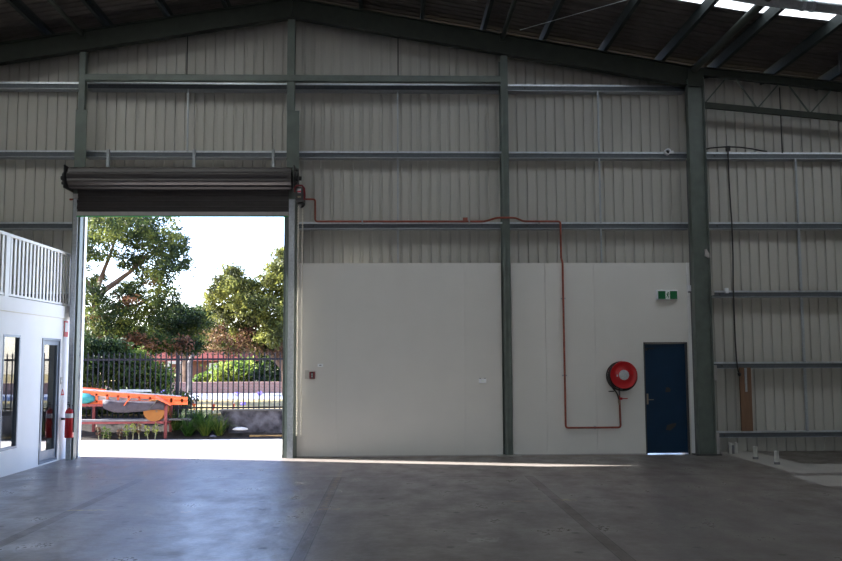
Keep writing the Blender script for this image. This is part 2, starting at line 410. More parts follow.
# portal columns
def portal_col(x, Y, label, det=False):
    r = thing('steel_column', label, 'column', (x, Y, 0))
    mb = MB(); top = zc(x)-.05
    ibeam_between(mb, (x, Y, .02), (x, Y, top), (1, 0, 0), .325, FLG); part(mb, 'shaft', 'green_steel', r)
    part(MB().box(x-.24, x+.24, Y-.14, Y+.14, 0, .02), 'base_plate', 'dark_metal', r)
    part(MB().box(x-.15, x+.15, Y-.10, Y-.07, zc(x)-.2, zc(x)+.16), 'end_plate', 'dark_green_steel', r)
    if det:
        for (zz, hh) in ((3.02, .08), (1.52, .28), (.20, .42)):
            part(MB().box(x+.168, x+.23, Y-.05, Y+.1, zz-hh/2, zz+hh/2), 'cleat', 'rail_grey', r)
    return r
portal_col(5.82, YP, 'widest green steel column, beside the blue door', True)
portal_col(5.815, -8.3, 'green steel column standing in the hall, one bay out from the gable wall')
portal_col(-9.72, YP, 'green steel column in the corner behind the mezzanine office')

# gable mullion columns
def mullion(name_label, x0, x1, full_top, wide=None, plate=None, trim_low=False):
    cx = (x0+x1)/2; r = thing('steel_column', name_label, 'column', (cx, -.06, 0))
    y0, y1 = -.13, .06
    zt = zc(cx)-.20
    if wide:
        wx0, wx1, wz = wide
        mb = MB().box(x0, x1, y0, y0+.12, wz, zt); part(mb, 'upper_stud', 'green_steel', r, bevel=.004)
        mb = MB(); cc = (wx0+wx1)/2
        xi = wx0+.085 if trim_low else wx0
        mb.box(wx0, wx1, y0, y0+.014, 4.78, wz); mb.box(wx0, wx1-.06, y0, y0+.014, 2.6, 4.78) if trim_low else mb.box(wx0, wx1, y0, y0+.014, 0, 4.78)
        if trim_low: mb.box(xi-.03, wx1-.06, y0, y0+.014, 0, 2.6)
        mb.box(wx0+.03, wx0+.04, y0+.014, y1+.10, 2.6 if trim_low else 0, wz); mb.box(wx1-.07, wx1-.06, y0+.014, .03, 0, wz)
        part(mb, 'shaft', 'green_steel', r)
    else:
        part(MB().box(x0, x1, y0, y0+.015, 0, zt).box(x0, x1, y1+.1, y1+.115, 0, zt-.03).box(cx-.006, cx+.006, y0, y1+.11, 0, zt-.03), 'shaft', 'green_steel', r)
    if plate: part(MB().box(cx-.22, cx+.22, y0-.07, y1-.07, 0, .022), 'base_plate', 'rail_grey', r, bevel=.004)
    return r
mullion('green steel column between the roller door and the white office wall', -5.963, -5.845, True, (-6.0, -5.79, 6.52), None, True)
mullion('green steel column beside the hanging hand chain of the roller door', -2.03, -1.885, True, (-2.025, -1.79, 6.52))
mullion('narrow green steel column between the two bays of cream lining panels', 2.06, 2.20, True, None, True)

# RHS beam over the roller door and the lining
hb = MB().box(-5.845, 2.06, -.15, -.03, 7.095, 7.215)
tag(hb.build('header_beam', 'green_steel', bevel=.006), 'long square green steel beam bridging three columns above the roller door', 'beam')

# aisle rafter and truss chord
r = thing('aisle_rafter', 'slim green steel rafter sloping away from the wide column over the plank', 'rafter', (6.0, YP, 7.4))
part(ibeam_between(MB(), (6.0, YP, roof_z(6.0)-.275), (XR-.1, YP, roof_z(XR-.1)-.275), (0, 0, 1), .17, .12), 'beam', 'dark_green_steel', r)
tr = thing('lattice_truss', 'light steel lattice with zigzag bracing under the lower roof slope', 'truss', (6.0, YP, 6.6))
ch = lambda x: 6.66-.092*(x-6.0)
part(MB().bar((6.0, YP, ch(6.0)), (XR-.1, YP, ch(XR-.1)), .07, .11), 'bottom_chord', 'dark_green_steel', tr)
x = 6.02; k = 0; mb_list = []
while x < XR-1:
    w = .98 if k % 2 == 0 else .98
    if k % 2 == 0: a, b = (x+.40, roof_z(x+.4)-.36), (x, ch(x)+.05)
    xm = x+.55
    for (xa, za, xb, zb) in ((x, ch(x)+.05, x+.42, roof_z(x+.42)-.36), (x+.62, roof_z(x+.62)-.36, x+1.0, ch(x+1.0)+.05)):
        part(MB().bar((xa, YP, za), (xb, YP, zb), .02, .025), 'diagonal', 'green_steel', tr)
    x += 1.03; k += 1

# purlins
PX = [x-.09 if x < -1.95 else x+.11 for x in [-8.84, -7.68, -6.52, -5.40, -4.24, -3.12, -.73, .45, 1.64, 2.80, 3.98, 5.10, 6.15, 7.27, 8.36, 9.5, 10.7]]
def purlin_mesh():
    prof = [(-.035, 0), (.035, 0), (.035, -.004), (-.031, -.004), (-.031, -.196), (.035, -.196), (.035, -.2), (-.035, -.2)]
    return prof
proto = None
NB = ['first purlin inward from the ridge', 'second purlin from the ridge', 'third purlin from the ridge', 'fourth purlin from the ridge', 'fifth purlin from the ridge', 'sixth purlin from the ridge']
left = [p for p in PX if p < XRID][::-1]; right = [p for p in PX if p > XRID]
ordw = ['first', 'second', 'third', 'fourth', 'fifth', 'sixth', 'seventh', 'eighth', 'ninth', 'tenth', 'eleventh', 'twelfth']
for xs, sidew in ((left, 'over the roller door side'), (right, 'over the blue door side')):
    for i, x in enumerate(xs):
        if proto is None:
            proto = thing('roof_purlin', 'x', 'purlin', (x, 0, roof_z(x)), 'purlins under the roof sheets')
            MB().prism(purlin_mesh(), YF, YB+.05, 'y').build('channel', 'purlin', proto); o = proto
        else: o = copy_tree(proto)
        o.location = (x, 0, roof_z(x)-.002); o['label'] = f'dark roof purlin, {ordw[i]} from the ridge {sidew}'
for s in (-1, 1):
    x = XRID+s*.16
    o = copy_tree(proto); o.location = (x, 0, roof_z(x)-.002); o['label'] = 'grey steel ridge purlin at the roof peak, on the %s slope' % ('office side' if s < 0 else 'blue door side')
# struts running along the hall between the frames
for x, w, lab, dz in ((-5.9, .09, 'green tie tube under the roof, in line with the office wall column', .30), (2.1, .09, 'green tie tube under the roof, in line with the narrow middle column', .30), (5.80, .14, 'thick green tie tube under the roof, in line with the widest column', .28)):
    z = roof_z(x)-dz
    r = thing('tie_tube', lab, 'roof strut', (x, YP, z)); part(MB().tube([(x, YP-.09, z), (x, -8.2, z)], w/2, 12), 'tube', 'dark_green_steel', r, smooth=True)
    part(MB().box(x-.06, x+.06, YP-.10, YP-.08, z-.08, z+.08), 'end_plate', 'dark_green_steel', r)
# round cross brace tube beside the translucent strip, with its clamp
r = thing('brace_tube', 'round grey tube crossing below the translucent roof strip', 'roof strut', (6.5, -3.0, 7.2))
part(MB().tube([(4.2, -3.52, roof_z(4.2)-.30), (5.82, -3.52, roof_z(5.82)-.30), (XR-.1, -3.52, roof_z(XR-.1)-.30)], .085, 16), 'tube', 'galv', r, smooth=True)
for x in (6.35, 6.50): part(MB().tube([(x, -3.52, roof_z(x)-.30), (x+.05, -3.52, roof_z(x+.05)-.30)], .10, 16), 'clamp', 'galv_bright', r, smooth=True)
part(MB().box(5.74, 5.88, -3.62, -3.42, roof_z(5.82)-.24, roof_z(5.82)-.10), 'bracket', 'galv', r)
# short hanging post at the edge of the picture
p_ = at(839.8, 71, -1.2)
r = thing('hanging_strut', 'thin dark steel strut hanging down from the lower roof slope', 'roof strut', (p_.x, -1.2, p_.z))
part(MB().box(p_.x, p_.x+.07, -1.23, -1.16, p_.z, roof_z(p_.x)-.01), 'post', 'dark_metal', r)
# thin stay wire seen crossing the roof
a_, b_ = at(520, 30, -1.0), at(640, -4, -2.4)
tag(MB().tube([a_, b_], .006, 6).build('stay_wire', 'galv_bright', origin=a_), 'thin bright stay wire slanting across under the roof sheets', 'wire')

# ------------------------------------------------------------------ girts and bridging
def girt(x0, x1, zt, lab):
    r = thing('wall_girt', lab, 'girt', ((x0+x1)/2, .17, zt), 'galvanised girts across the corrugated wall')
    lip = MB().box(x0, x1, .158, .164, zt-.036, zt).box(x0, x1, .164, .19, zt-.006, zt); part(lip, 'top_lip', 'galv_bright', r)  # lip lighter than the web: light on the girt top put into colour
    part(MB().box(x0, x1, .180, .186, zt-.118, zt-.006), 'web', 'galv_shaded', r)
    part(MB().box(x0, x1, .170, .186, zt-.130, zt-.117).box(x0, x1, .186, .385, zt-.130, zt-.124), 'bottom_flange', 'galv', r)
    # lapped splice with bolts
    xs = x0+.42
    if x1-x0 > 2: part(MB().box(xs-.008, xs+.008, .150, .181, zt-.09, zt-.06), 'splice_bolt', 'dark_metal', r)
    return r
BAYS = [(XL+.05, -6.0), (-5.90, -2.0), (-1.95, 2.11), (2.15, 5.74), (5.86, XR-.05)]
BN = ['above the office balustrade', 'in the roller door bay', 'in the wide bay above the cream lining', 'in the bay with the blue door', 'in the end bay with the plank']
LV = [(7.15, 'topmost'), (5.81, 'second highest'), (4.425, 'third highest'), (3.09, 'fourth highest'), (1.72, 'second lowest'), (.41, 'lowest')]
for bi, (a, b) in enumerate(BAYS):
    for li, (z, ln) in enumerate(LV):
        if bi in (0,) and li > 3: continue
        if bi == 1 and li > 1: continue
        if bi in (2, 3) and li > 2: continue
        if bi == 4 and li == 0: continue
        girt(a, b, z, f'{ln} galvanised girt {BN[bi]}')
def rod(x, z0, z1, lab, m='galv', w=.028, y=.12):
    return tag(MB().box(x-w/2, x+w/2, y+.005, y+.042, z0, z1).build('bridging_channel', m, origin=(x, y, z0)), lab, 'bridging', 'vertical bridging between girts')
rod(-3.96, 5.79, 7.02, 'slender vertical bridging channel above the roller door')
rod(.08, 5.79, 7.02, 'slender bridging channel between the upper two girts, centre of the wide bay')
rod(.08, 4.41, 5.68, 'slender bridging channel above the middle of the copper pipe run')
rod(.08, 3.61, 4.30, 'short bridging channel ending on the wide cream lining')
rod(4.0, 5.79, 7.02, 'slender bridging channel between the upper two girts, beside the pipe end camera')
rod(4.0, 4.41, 5.68, 'slender bridging channel in the blue door bay, second one down')
rod(4.0, 3.61, 4.30, 'short bridging channel ending on the lining above the hose reel')
rod(7.87, 4.41, 5.68, 'upper bridging channel in the end bay')
rod(7.87, 3.085, 4.30, 'second bridging channel in the end bay', w=.045)
rod(7.87, 1.71, 2.97, 'third bridging channel in the end bay', w=.045)
rod(7.87, .405, 1.60, 'lowest bridging channel in the end bay, ending near the floor', w=.045)
for x, lab in ((-3.95, 'dark stay rod above the roller door, up to the rafter'), (XRID+.0, 'dark stay rod dropping from the roof peak'), (.09, 'dark stay rod on the cladding above the wide bay'), (7.62, 'dark stay rod rising from the end bay to the lattice')):
    z0 = 7.215 if x < 5 else 5.79
    tag(MB().tube([(x, .15 if x > 5 else -.05, z0), (x, .15 if x > 5 else -.05, (zc(x)-.17) if x < 5 else ch(x)+.6)], .012, 6).build('stay_rod', 'dark_metal', origin=(x, .1, z0)), lab, 'rod')
# brackets that hang from the second girt down to the drum
for x, lab in ((at(106, 155, 0).x, 'galvanised hanger bracket over the office end of the rolled door'), (at(192.5, 155, 0).x, 'galvanised hanger bracket over the middle of the rolled door'), (at(272.3, 155, 0).x, 'galvanised hanger bracket over the motor end of the rolled door')):
    tag(MB().box(x-.025, x+.025, .10, .165, 5.30, 5.82).box(x-.025, x+.025, .10, .30, 5.79, 5.80).build('hanger_bracket', 'galv', origin=(x, .13, 5.3)), lab, 'bracket', 'hanger brackets above the roller door')

# ------------------------------------------------------------------ roller door (door_1)
rd = bpy.data.objects.new('door_1', None); COL.objects.link(rd); rd.location = (-3.9, -.2, 0); rd['kind'] = 'structure'
mb = MB(); Yc, Zc_ = -.42, 5.15; n = 96; prof = []
for i in range(n):
    t = 2*PI*i/n; rr = .196+.012*math.sin(t*9)+.004*math.sin(t*18); prof.append((Yc+rr*math.cos(t), Zc_+rr*math.sin(t)))
part(MB().prism(prof, -5.95, -1.885), 'coil', 'curtain', rd, smooth=True)
pr = []; z = 4.56
fr_, bk_ = [], []
while z <= 5.16:
    for dz, dy in ((0, 0), (.05, 0), (.06, -.014), (.10, -.014), (.11, 0)):
        if z+dz <= 5.16: fr_.append((-.185+dy, z+dz))
    z += .115
part(MB().prism(fr_+[(y+.012, z) for y, z in fr_[::-1]], -5.90, -1.97), 'curtain', 'curtain', rd)
part(MB().box(-5.90, -1.97, -.205, -.16, 4.487, 4.562), 'bottom_rail', 'rail_grey', rd, bevel=.006)
part(MB().box(-5.90, -1.98, -.20, -.17, 4.467, 4.487), 'seal', 'seal_green', rd)
for x0, x1 in ((-5.968, -5.885), (-1.965, -1.855)):
    part(MB().box(x0, x1, -.185, -.172, 0, 4.80).box(x0, x0+.008, -.172, -.14, 0, 4.80).box(x1-.008, x1, -.172, -.14, 0, 4.80).box(x0, x1, -.145, -.135, 0, 4.80), 'guide', 'galv', rd)
part(MB().box(-5.952, -5.895, .26, .38, 0, 4.62), 'side_flashing', 'white_paint', rd)
part(MB().box(-2.06, -2.03, -.12, .38, 0, 4.62), 'side_flashing', 'green_steel', rd)
part(MB().box(-5.95, -2.0, .30, .39, 4.68, 4.76), 'lintel', 'dark_green_steel', rd)
for s, x in ((-1, -6.0), (1, -1.83)):
    br = part(MB().box(x-.012, x+.012, -.62, -.13, 4.93, 5.36), 'end_bracket', 'black', rd, bevel=.01)
    part(MB().lathe([(.05, 0), (.05, .05), (.11, .05), (.11, .07), (.04, .07), (.04, .12)], (x, Yc, Zc_), (s, 0, 0), 16).lathe([(.03, 0), (.03, .06)], (x, Yc, Zc_+.16), (s, 0, 0), 10).lathe([(.03, 0), (.03, .06)], (x, Yc-.12, Zc_-.12), (s, 0, 0), 10), 'hub', 'black', rd, smooth=True)
part(MB().box(-5.97, -5.885, -.20, -.14, 4.81, 4.90), 'guide_stop', 'rail_grey', rd)
# chain operator housing
ox = -1.73
op = part(MB().box(ox-.075, ox+.085, -.60, -.30, 4.70, 4.95), 'operator_housing', 'dark_metal', rd, bevel=.02)
part(MB().tube([(ox-.08, -.58, 4.86), (ox-.085, -.60, 4.94), (ox-.04, -.61, 4.98), (ox+.05, -.61, 4.98), (ox+.09, -.60, 4.93), (ox+.10, -.6, 4.80), (ox+.09, -.58, 4.72)], .018, 8), 'guard', 'dark_red', rd, smooth=True)
part(MB().box(ox-.03, ox+.03, -.608, -.60, 4.84, 4.92), 'label_plate', 'hub', rd)
part(MB().box(ox-.03, ox+.03, -.612, -.606, 4.855, 4.88), 'label_stripe', 'sign_red', rd)
part(MB().box(ox-.03, ox+.03, -.606, -.60, 4.755, 4.785), 'rating_label', 'brass', rd)
part(MB().lathe([(.03, 0), (.075, .02), (.075, .05), (.03, .10)], (ox+.02, -.42, 4.70), (0, 0, -1), 14), 'chain_wheel', 'black', rd, smooth=True)
for dx in (-.045, .035):      # hanging hand chain: two runs of links
    mb = MB(); z = 4.65
    zlow = .42
    k = 0
    while z > zlow:
        w = .012; x = ox+dx+.0
        if k % 2: mb.tube([(x-w, -.30, z), (x, -.30, z+.02), (x+w, -.30, z), (x, -.30, z-.02), (x-w, -.30, z)], .0055, 4, False)
        else: mb.tube([(x, -.30-w, z), (x, -.30, z+.02), (x, -.30+w, z), (x, -.30, z-.02), (x, -.30-w, z)], .0055, 4, False)
        z -= .026; k += 1
    part(mb, 'hand_chain', 'chain_metal', rd)

# ------------------------------------------------------------------ copper pipe
YP_ = -.03
pts = [(-6.14, .10, 4.80), (-1.62, .10, 4.855)]
def bend(pts, r=.05):
    out = [Vector(pts[0])]
    for a, b, c in zip(pts, pts[1:], pts[2:]):
        a, b, c = Vector(a), Vector(b), Vector(c); d1 = (a-b).normalized(); d2 = (c-b).normalized()
        rr = min(r, (a-b).length/2.2, (c-b).length/2.2); p, q = b+d1*rr, b+d2*rr
        for t in (0, .25, .5, .75, 1): out.append(p*(1-t)**2+b*2*t*(1-t)+q*t*t)
    out.append(Vector(pts[-1])); return out
cp = thing('water_pipe', 'rusty copper water pipe running along the girt and down to the hose reel', 'pipe', (-1.7, .1, 4.85))
path = [(-6.15, .12, 4.85), (-1.5, .12, 4.86), (-1.5, .12, 4.43), (1.75, .12, 4.43), (1.95, -.17, 4.455), (2.3, -.17, 4.455), (2.5, .1, 4.43), (3.21, .10, 4.43), (3.21, .10, 3.72), (3.21, -.035, 3.62), (3.21, -.035, .507), (4.245, -.035, .507), (4.235, -.035, 1.10)]
part(MB().tube(bend(path), .019, 10), 'pipe_run', 'copper', cp, smooth=True)
for (x, z) in ((3.21, 2.93), (3.21, 1.48)): part(MB().box(x-.045, x+.045, -.035, 0, z-.012, z+.012), 'clip', 'galv', cp)
part(MB().box(3.76-.012, 3.76+.012, -.04, 0, .475, .54), 'clip', 'galv', cp)
for x in (-.6, 1.45, 2.8): part(MB().box(x-.012, x+.012, .095, .165, 4.38, 4.46), 'clip', 'galv', cp)
jb = thing('junction_box', 'small rusty brown box on top of the copper pipe', 'box', (1.37, .12, 4.45))
part(MB().box(1.33, 1.42, .09, .16, 4.452, 4.50), 'body', 'copper', jb, bevel=.004); part(MB().box(1.325, 1.425, .085, .165, 4.50, 4.507), 'cap', 'brass', jb)

# ------------------------------------------------------------------ fire hose reel
cx, cz = 4.275, 1.488
hr = thing('fire_hose_reel', 'round red fire hose reel mounted on the cream lining beside the blue door', 'hose reel', (cx, -.02, cz))
part(MB().lathe([(.0, 0), (.247, 0), (.253, .006), (.253, .016), (.245, .020), (.235, .012), (.12, .012), (.105, .022), (.0, .022)], (cx, -.235, cz), (0, -1, 0), 48), 'front_disc', 'red_paint', hr, smooth=True)
part(MB().lathe([(.0, 0), (.25, 0), (.255, .01), (.25, .02), (0, .02)], (cx, -.06, cz), (0, -1, 0), 48), 'back_disc', 'red_paint', hr, smooth=True)
part(MB().lathe([(0, 0), (.098, 0), (.098, .006), (.085, .010), (.03, .012), (0, .012)], (cx, -.250, cz), (0, -1, 0), 32), 'hub_label', 'hub', hr, smooth=True)
mb = MB()
for j in range(6):
    y = -.09-.024*j
    for rr in (.17, .195, .22, .245):
        mb.tube([(cx+rr*math.cos(t), y, cz-.006+rr*math.sin(t)) for t in [2*PI*k/36 for k in range(37)]], .0125, 6, False)
# slack outer loops showing beside and under the disc
for j, (dx, dz, rr) in enumerate(((-.03, -.022, .262), (-.022, -.035, .255), (-.01, -.028, .262))):
    mb.tube([(cx+dx+rr*math.cos(t), -.115-.045*j, cz+dz+rr*math.sin(t)) for t in [2*PI*k/40 for k in range(41)]], .013, 6, False)
part(mb, 'hose_coil', 'rubber', hr, smooth=True)
part(MB().tube(bend([(cx-.27, -.2, cz-.05), (cx-.23, -.2, cz-.22), (cx-.12, -.18, cz-.33), (cx-.085, -.17, cz-.46)], .08), .013, 8), 'hose_tail', 'rubber', hr, smooth=True)
part(MB().lathe([(.014, 0), (.02, .01), (.02, .05), (.012, .07), (.01, .10)], (cx-.085, -.17, cz-.46), (0, 0, -1), 12), 'nozzle', 'brass', hr, smooth=True)
part(MB().tube(bend([(4.235, -.035, 1.10), (4.235, -.035, 1.2), (4.245, -.04, cz), (cx, -.06, cz)], .05), .017, 10), 'riser', 'pipe_grey', hr, smooth=True)
part(MB().box(cx-.02, cx+.12, -.06, 0, cz-.09, cz+.09), 'wall_bracket', 'dark_red', hr)
part(MB().box(4.275, 4.385, -.06, -.05, 1.035, 1.052).box(4.215, 4.285, -.06, -.02, 1.02, 1.065), 'valve_lever', 'red_paint', hr)
part(MB().box(4.04, 4.13, -.07, -.0, 1.17, 1.188), 'nozzle_bracket', 'black', hr)
part(MB().box(cx-.137, cx-.118, -.262, -.255, cz-.03, cz+.005), 'crank_boss', 'plastic_white', hr)

# ------------------------------------------------------------------ blue door (door_2)
dr = bpy.data.objects.new('door_2', None); COL.objects.link(dr); dr.location = (5.14, .03, 0); dr['kind'] = 'structure'
part(MB().box(4.727, 4.745, -.02, .395, 0, 2.098).box(5.525, 5.558, -.02, .395, 0, 2.098).box(4.727, 5.558, -.02, .395, 2.07, 2.098), 'door_frame', 'door_frame', dr)
leaf = part(MB().box(4.747, 5.523, .02, .06, .022, 2.068), 'door_leaf', 'blue_door', dr, bevel=.003)
hp = part(MB().box(4.765, 4.80, .012, .02, .93, 1.13), 'handle_plate', 'brass', leaf, bevel=.003)
part(MB().tube(bend([(4.785, .012, 1.02), (4.785, -.035, 1.02), (4.885, -.04, 1.02)], .02), .008, 8), 'lever', 'brass', hp, smooth=True)
part(MB().box(4.775, 4.80, -.01, .02, 1.94, 1.985).box(4.775, 4.93, -.005, .015, 1.97, 1.99), 'door_closer', 'black', leaf)
part(MB().prism([(5.125, 1.155), (5.215, 1.16), (5.235, 1.205), (5.19, 1.25), (5.14, 1.245)], .0175, .0205, 'y'), 'sticker_mark', 'scuff', leaf)
part(MB().prism([(5.115, .45), (5.20, .44), (5.30, .52), (5.32, .58), (5.24, .57), (5.14, .54)], .0175, .0205, 'y'), 'scuff_mark', 'scuff', leaf)

# ------------------------------------------------------------------ small fittings
es = thing('exit_sign', 'green and white running person exit sign above the blue door', 'sign', (5.19, -.0, 3.0))
part(MB().box(4.99, 5.385, -.09, 0, 2.905, 3.085), 'housing', 'plastic_white', es, bevel=.006)
for xa_, xb_ in ((5.01, 5.15), (5.235, 5.375)): part(MB().box(xa_, xb_, -.094, -.088, 2.912, 3.065), 'green_field', 'sign_green', es)
part(MB().box(5.15, 5.235, -.094, -.088, 2.912, 3.065), 'doorway_field', 'sign_white', es)
fy0, fy1 = -.097, -.0935
mb = MB().lathe([(.0, 0), (.0115, 0), (.0115, .004), (0, .004)], (5.200, fy1, 3.035), (0, -1, 0), 12)
def limb(a, b, w): mb.bar((a[0], (fy0+fy1)/2, a[1]), (b[0], (fy0+fy1)/2, b[1]), w, .003, (0, 1, 0))
for a, b, w in (((5.197, 3.022), (5.185, 2.98), .02), ((5.197, 3.015), (5.215, 3.0), .009), ((5.215, 3.0), (5.224, 3.012), .008), ((5.19, 3.015), (5.172, 3.008), .009), ((5.172, 3.008), (5.168, 2.99), .008),
                ((5.188, 2.982), (5.205, 2.962), .011), ((5.205, 2.962), (5.203, 2.935), .010), ((5.184, 2.98), (5.176, 2.952), .011), ((5.176, 2.952), (5.158, 2.945), .009)): limb(a, b, w)
part(mb, 'running_figure', 'sign_green', es)
part(MB().tube([(5.08, -.07, 3.085), (5.08, -.07, 3.10)], .014, 10), 'test_lamp', 'sign_white', es)

cb = thing('call_point', 'dark red wall box with small switch plate beside the roller door chain', 'switch', (-1.48, 0, 1.55))
part(MB().box(-1.575, -1.475, -.045, 0, 1.44, 1.575), 'box', 'dark_red', cb, bevel=.008)
part(MB().box(-1.545, -1.505, -.049, -.044, 1.455, 1.565), 'switch_plate', 'black', cb)
part(MB().tube([(-1.525, -.048, 1.53), (-1.525, -.058, 1.53)], .010, 10).box(-1.532, -1.518, -.052, -.048, 1.47, 1.505), 'buttons', 'sign_white', cb)
part(MB().box(-1.66, -1.585, -.012, 0, 1.44, 1.60), 'cover', 'pvc', cb)
lp = thing('wall_label', 'small white label plate above the dark red switch box', 'label', (-1.4, 0, 1.69))
part(MB().box(-1.425, -1.325, -.004, 0, 1.665, 1.72), 'plate', 'plastic_white', lp)
part(MB().box(-1.395, -1.355, -.006, -.003, 1.685, 1.70), 'print', 'pipe_grey', lp)
so = thing('power_outlet', 'white socket box on the cream lining beside the middle column', 'outlet', (1.65, 0, 1.37))
part(MB().box(1.59, 1.73, -.05, 0, 1.345, 1.43), 'box', 'plastic_white', so, bevel=.006)
part(MB().box(1.60, 1.63, -.05, -.02, 1.43, 1.44).box(1.69, 1.72, -.05, -.02, 1.43, 1.44), 'hinge', 'pipe_grey', so)
part(MB().box(1.635, 1.685, -.054, -.049, 1.37, 1.40), 'faceplate', 'sign_white', so)
se = thing('door_sensor', 'small white sensor box at the top corner of the lining by the widest column', 'sensor', (5.6, -.03, 3.12))
part(MB().box(5.59, 5.65, -.075, -.03, 3.06, 3.175), 'body', 'plastic_white', se, bevel=.005); part(MB().box(5.60, 5.635, -.07, -.035, 3.035, 3.06), 'gland', 'pipe_grey', se)
cd_ = thing('conduit', 'thin grey conduit running up the edge of the lining beside the widest column', 'conduit', (5.64, -.02, 0))
part(MB().tube([(5.66, -.02, .0), (5.66, -.02, 5.6)], .010, 8), 'tube', 'pipe_grey', cd_, smooth=True)
# round white pipe end on the second girt
cc = at(667.5, 151.8, .1)
pe = thing('security_camera', 'round white camera on the girt high above the blue door', 'camera', cc)
part(MB().lathe([(.045, 0), (.06, .01), (.06, .10), (.04, .105), (.038, .03), (.0, .03)], cc+Vector((0, .06, 0)), (0, -1, 0), 20), 'housing', 'plastic_white', pe, smooth=True)
part(MB().lathe([(0, 0), (.036, 0), (.036, .02), (0, .02)], cc+Vector((0, .03, 0)), (0, -1, 0), 16), 'lens', 'black', pe, smooth=True)
part(MB().box(cc.x+.05, cc.x+.13, .13, .165, cc.z-.02, cc.z+.03), 'bracket', 'plastic_white', pe)
# bracket light on the wide column, small box on the girt
a_ = at(706, 254, YP-.09)
wb = thing('column_bracket', 'small pale metal bracket fixed part way up the widest column', 'bracket', (a_.x, YP-.09, a_.z))
part(MB().prism([(a_.x-.03, a_.z+.09), (a_.x+.0, a_.z+.09), (a_.x+.05, a_.z+.0), (a_.x+.05, a_.z-.08), (a_.x-.03, a_.z-.04)], YP-.13, YP-.086, 'y'), 'plate', 'rail_grey', wb)
gb = at(727, 290.5, .12)
tag(MB().box(gb.x-.03, gb.x+.03, .11, .166, gb.z-.05, gb.z+.05).build('girt_clip', 'plastic_white', origin=gb), 'small white clip box on the girt beside the black cable', 'box')

# black cable in the end bay
cbm = thing('hanging_cable', 'black cable looped over the girt and hanging down to the plank', 'cable', at(728, 148, .1))
def pl(ps, Y): return [at(x, y, Y) for x, y in ps]
part(MB().tube(pl([(703, 150), (710, 148), (718, 147.3), (728, 146.8), (740, 147.2), (752, 148.8), (762, 150.8), (767, 151.3)], .13), .013, 8), 'top_run', 'black', cbm, smooth=True)
part(MB().tube(pl([(728, 147), (728.3, 160), (729, 180), (730.5, 205), (732, 225), (733, 255), (733.3, 285), (734, 310), (735.3, 340), (736.5, 360), (738, 370), (739.2, 373.5)], .13), .015, 8), 'drop', 'black', cbm, smooth=True)
part(MB().lathe([(.02, 0), (.035, .01), (.035, .05), (.02, .07)], at(739.2, 372.5, .13), (.2, 0, -1), 10), 'plug', 'black', cbm, smooth=True)
q = at(728, 148.5, .13); part(MB().box(q.x-.035, q.x+.035, .10, .16, q.z-.05, q.z+.045), 'clamp', 'black', cbm)
# timber plank
pk = thing('timber_plank', 'upright brown timber plank leaning between two low girts', 'plank', (6.7, .13, .41))
part(MB().box(6.60, 6.815, .11, .16, .41, 1.30).box(6.60, 6.685, .11, .16, 1.30, 1.61).box(6.735, 6.815, .11, .16, 1.30, 1.61), 'board', 'timber', pk)
part(MB().box(6.69, 6.73, .10, .12, 1.15, 1.60), 'metal_strap', 'galv', pk)
# floor stubs
for (x, y, bx, by, rr, mm, lab) in ((733.3, 453.9, 0, 0, .03, 'pipe_grey', 'pair of grey pipe stubs in the floor nearest the back wall'), (755.5, 459, 0, 0, .042, 'pvc', 'middle pale pipe stub of the three in the floor'), (777, 464.3, 0, 0, .045, 'pvc', 'pale pipe stub farthest from the back wall')):
    p = atz(x, y); r = thing('pipe_stub', lab, 'pipe', (p.x, p.y, 0), 'pipe stubs in the pale floor strip')
    if mm == 'pipe_grey':
        for dx in (-.055, .055): part(MB().tube([(p.x+dx, p.y, 0), (p.x+dx, p.y, .21)], .028, 12), 'pipe', 'pvc', r, smooth=True)
        part(MB().box(p.x-.075, p.x+.075, p.y+.01, p.y+.05, 0, .16), 'packing', 'pipe_grey', r)
    else:
        part(MB().lathe([(.048, 0), (.048, .035), (.036, .04)], (p.x, p.y, 0), n=16), 'collar', 'pipe_grey', r, smooth=True)
        part(MB().lathe([(.036, .0), (.036, .17), (.040, .17), (.040, .20), (.0, .20)], (p.x, p.y, .02), n=16), 'pipe', 'pvc', r, smooth=True)

# ------------------------------------------------------------------ office with mezzanine (partition wall)
XP = -6.07; YO0, YO1 = -9.0, .13; ZD = 2.575; ZF = 2.77
WY = (-2.69, -2.07, .40, 2.205); DY = (-1.16, -.34, .03, 2.19)
mb = MB()
def wseg(y0, y1, z0, z1): mb.box(XP-.10, XP, y0, y1, z0, z1)
wseg(YO0, WY[0], 0, ZD); wseg(WY[0], WY[1], 0, WY[2]); wseg(WY[0], WY[1], WY[3], ZD); wseg(WY[1], DY[0], 0, ZD); wseg(DY[0], DY[1], DY[3], ZD); wseg(DY[1], YO1, 0, ZD); wseg(DY[0], DY[1], 0, DY[2])
mb.box(XL+.15, XP-.1, YO0, YO0+.1, 0, ZD)
mb.build('wall_office', 'white_wall', kind='structure')
MB().box(XP-.10, XP+.022, YO0, YO1+.04, ZD, ZF+.03).build('trim_2', 'white_wall', kind='structure')
MB().box(XP+.0, XP+.02, YO0, YO1+.04, ZD-.008, ZD).build('trim_3', 'cream_trim', kind='structure')
MB().box(XL+.1, XP-.1, YO0, YO1, ZD+.02, ZF).build('mezzanine_floor', 'office', kind='structure')
MB().box(XL+.12, XP-.11, YO1-.06, YO1, 0, ZD).build('wall_office_end', 'office', kind='structure')
MB().box(XP-5, XP, 0, 0, 0, 0)
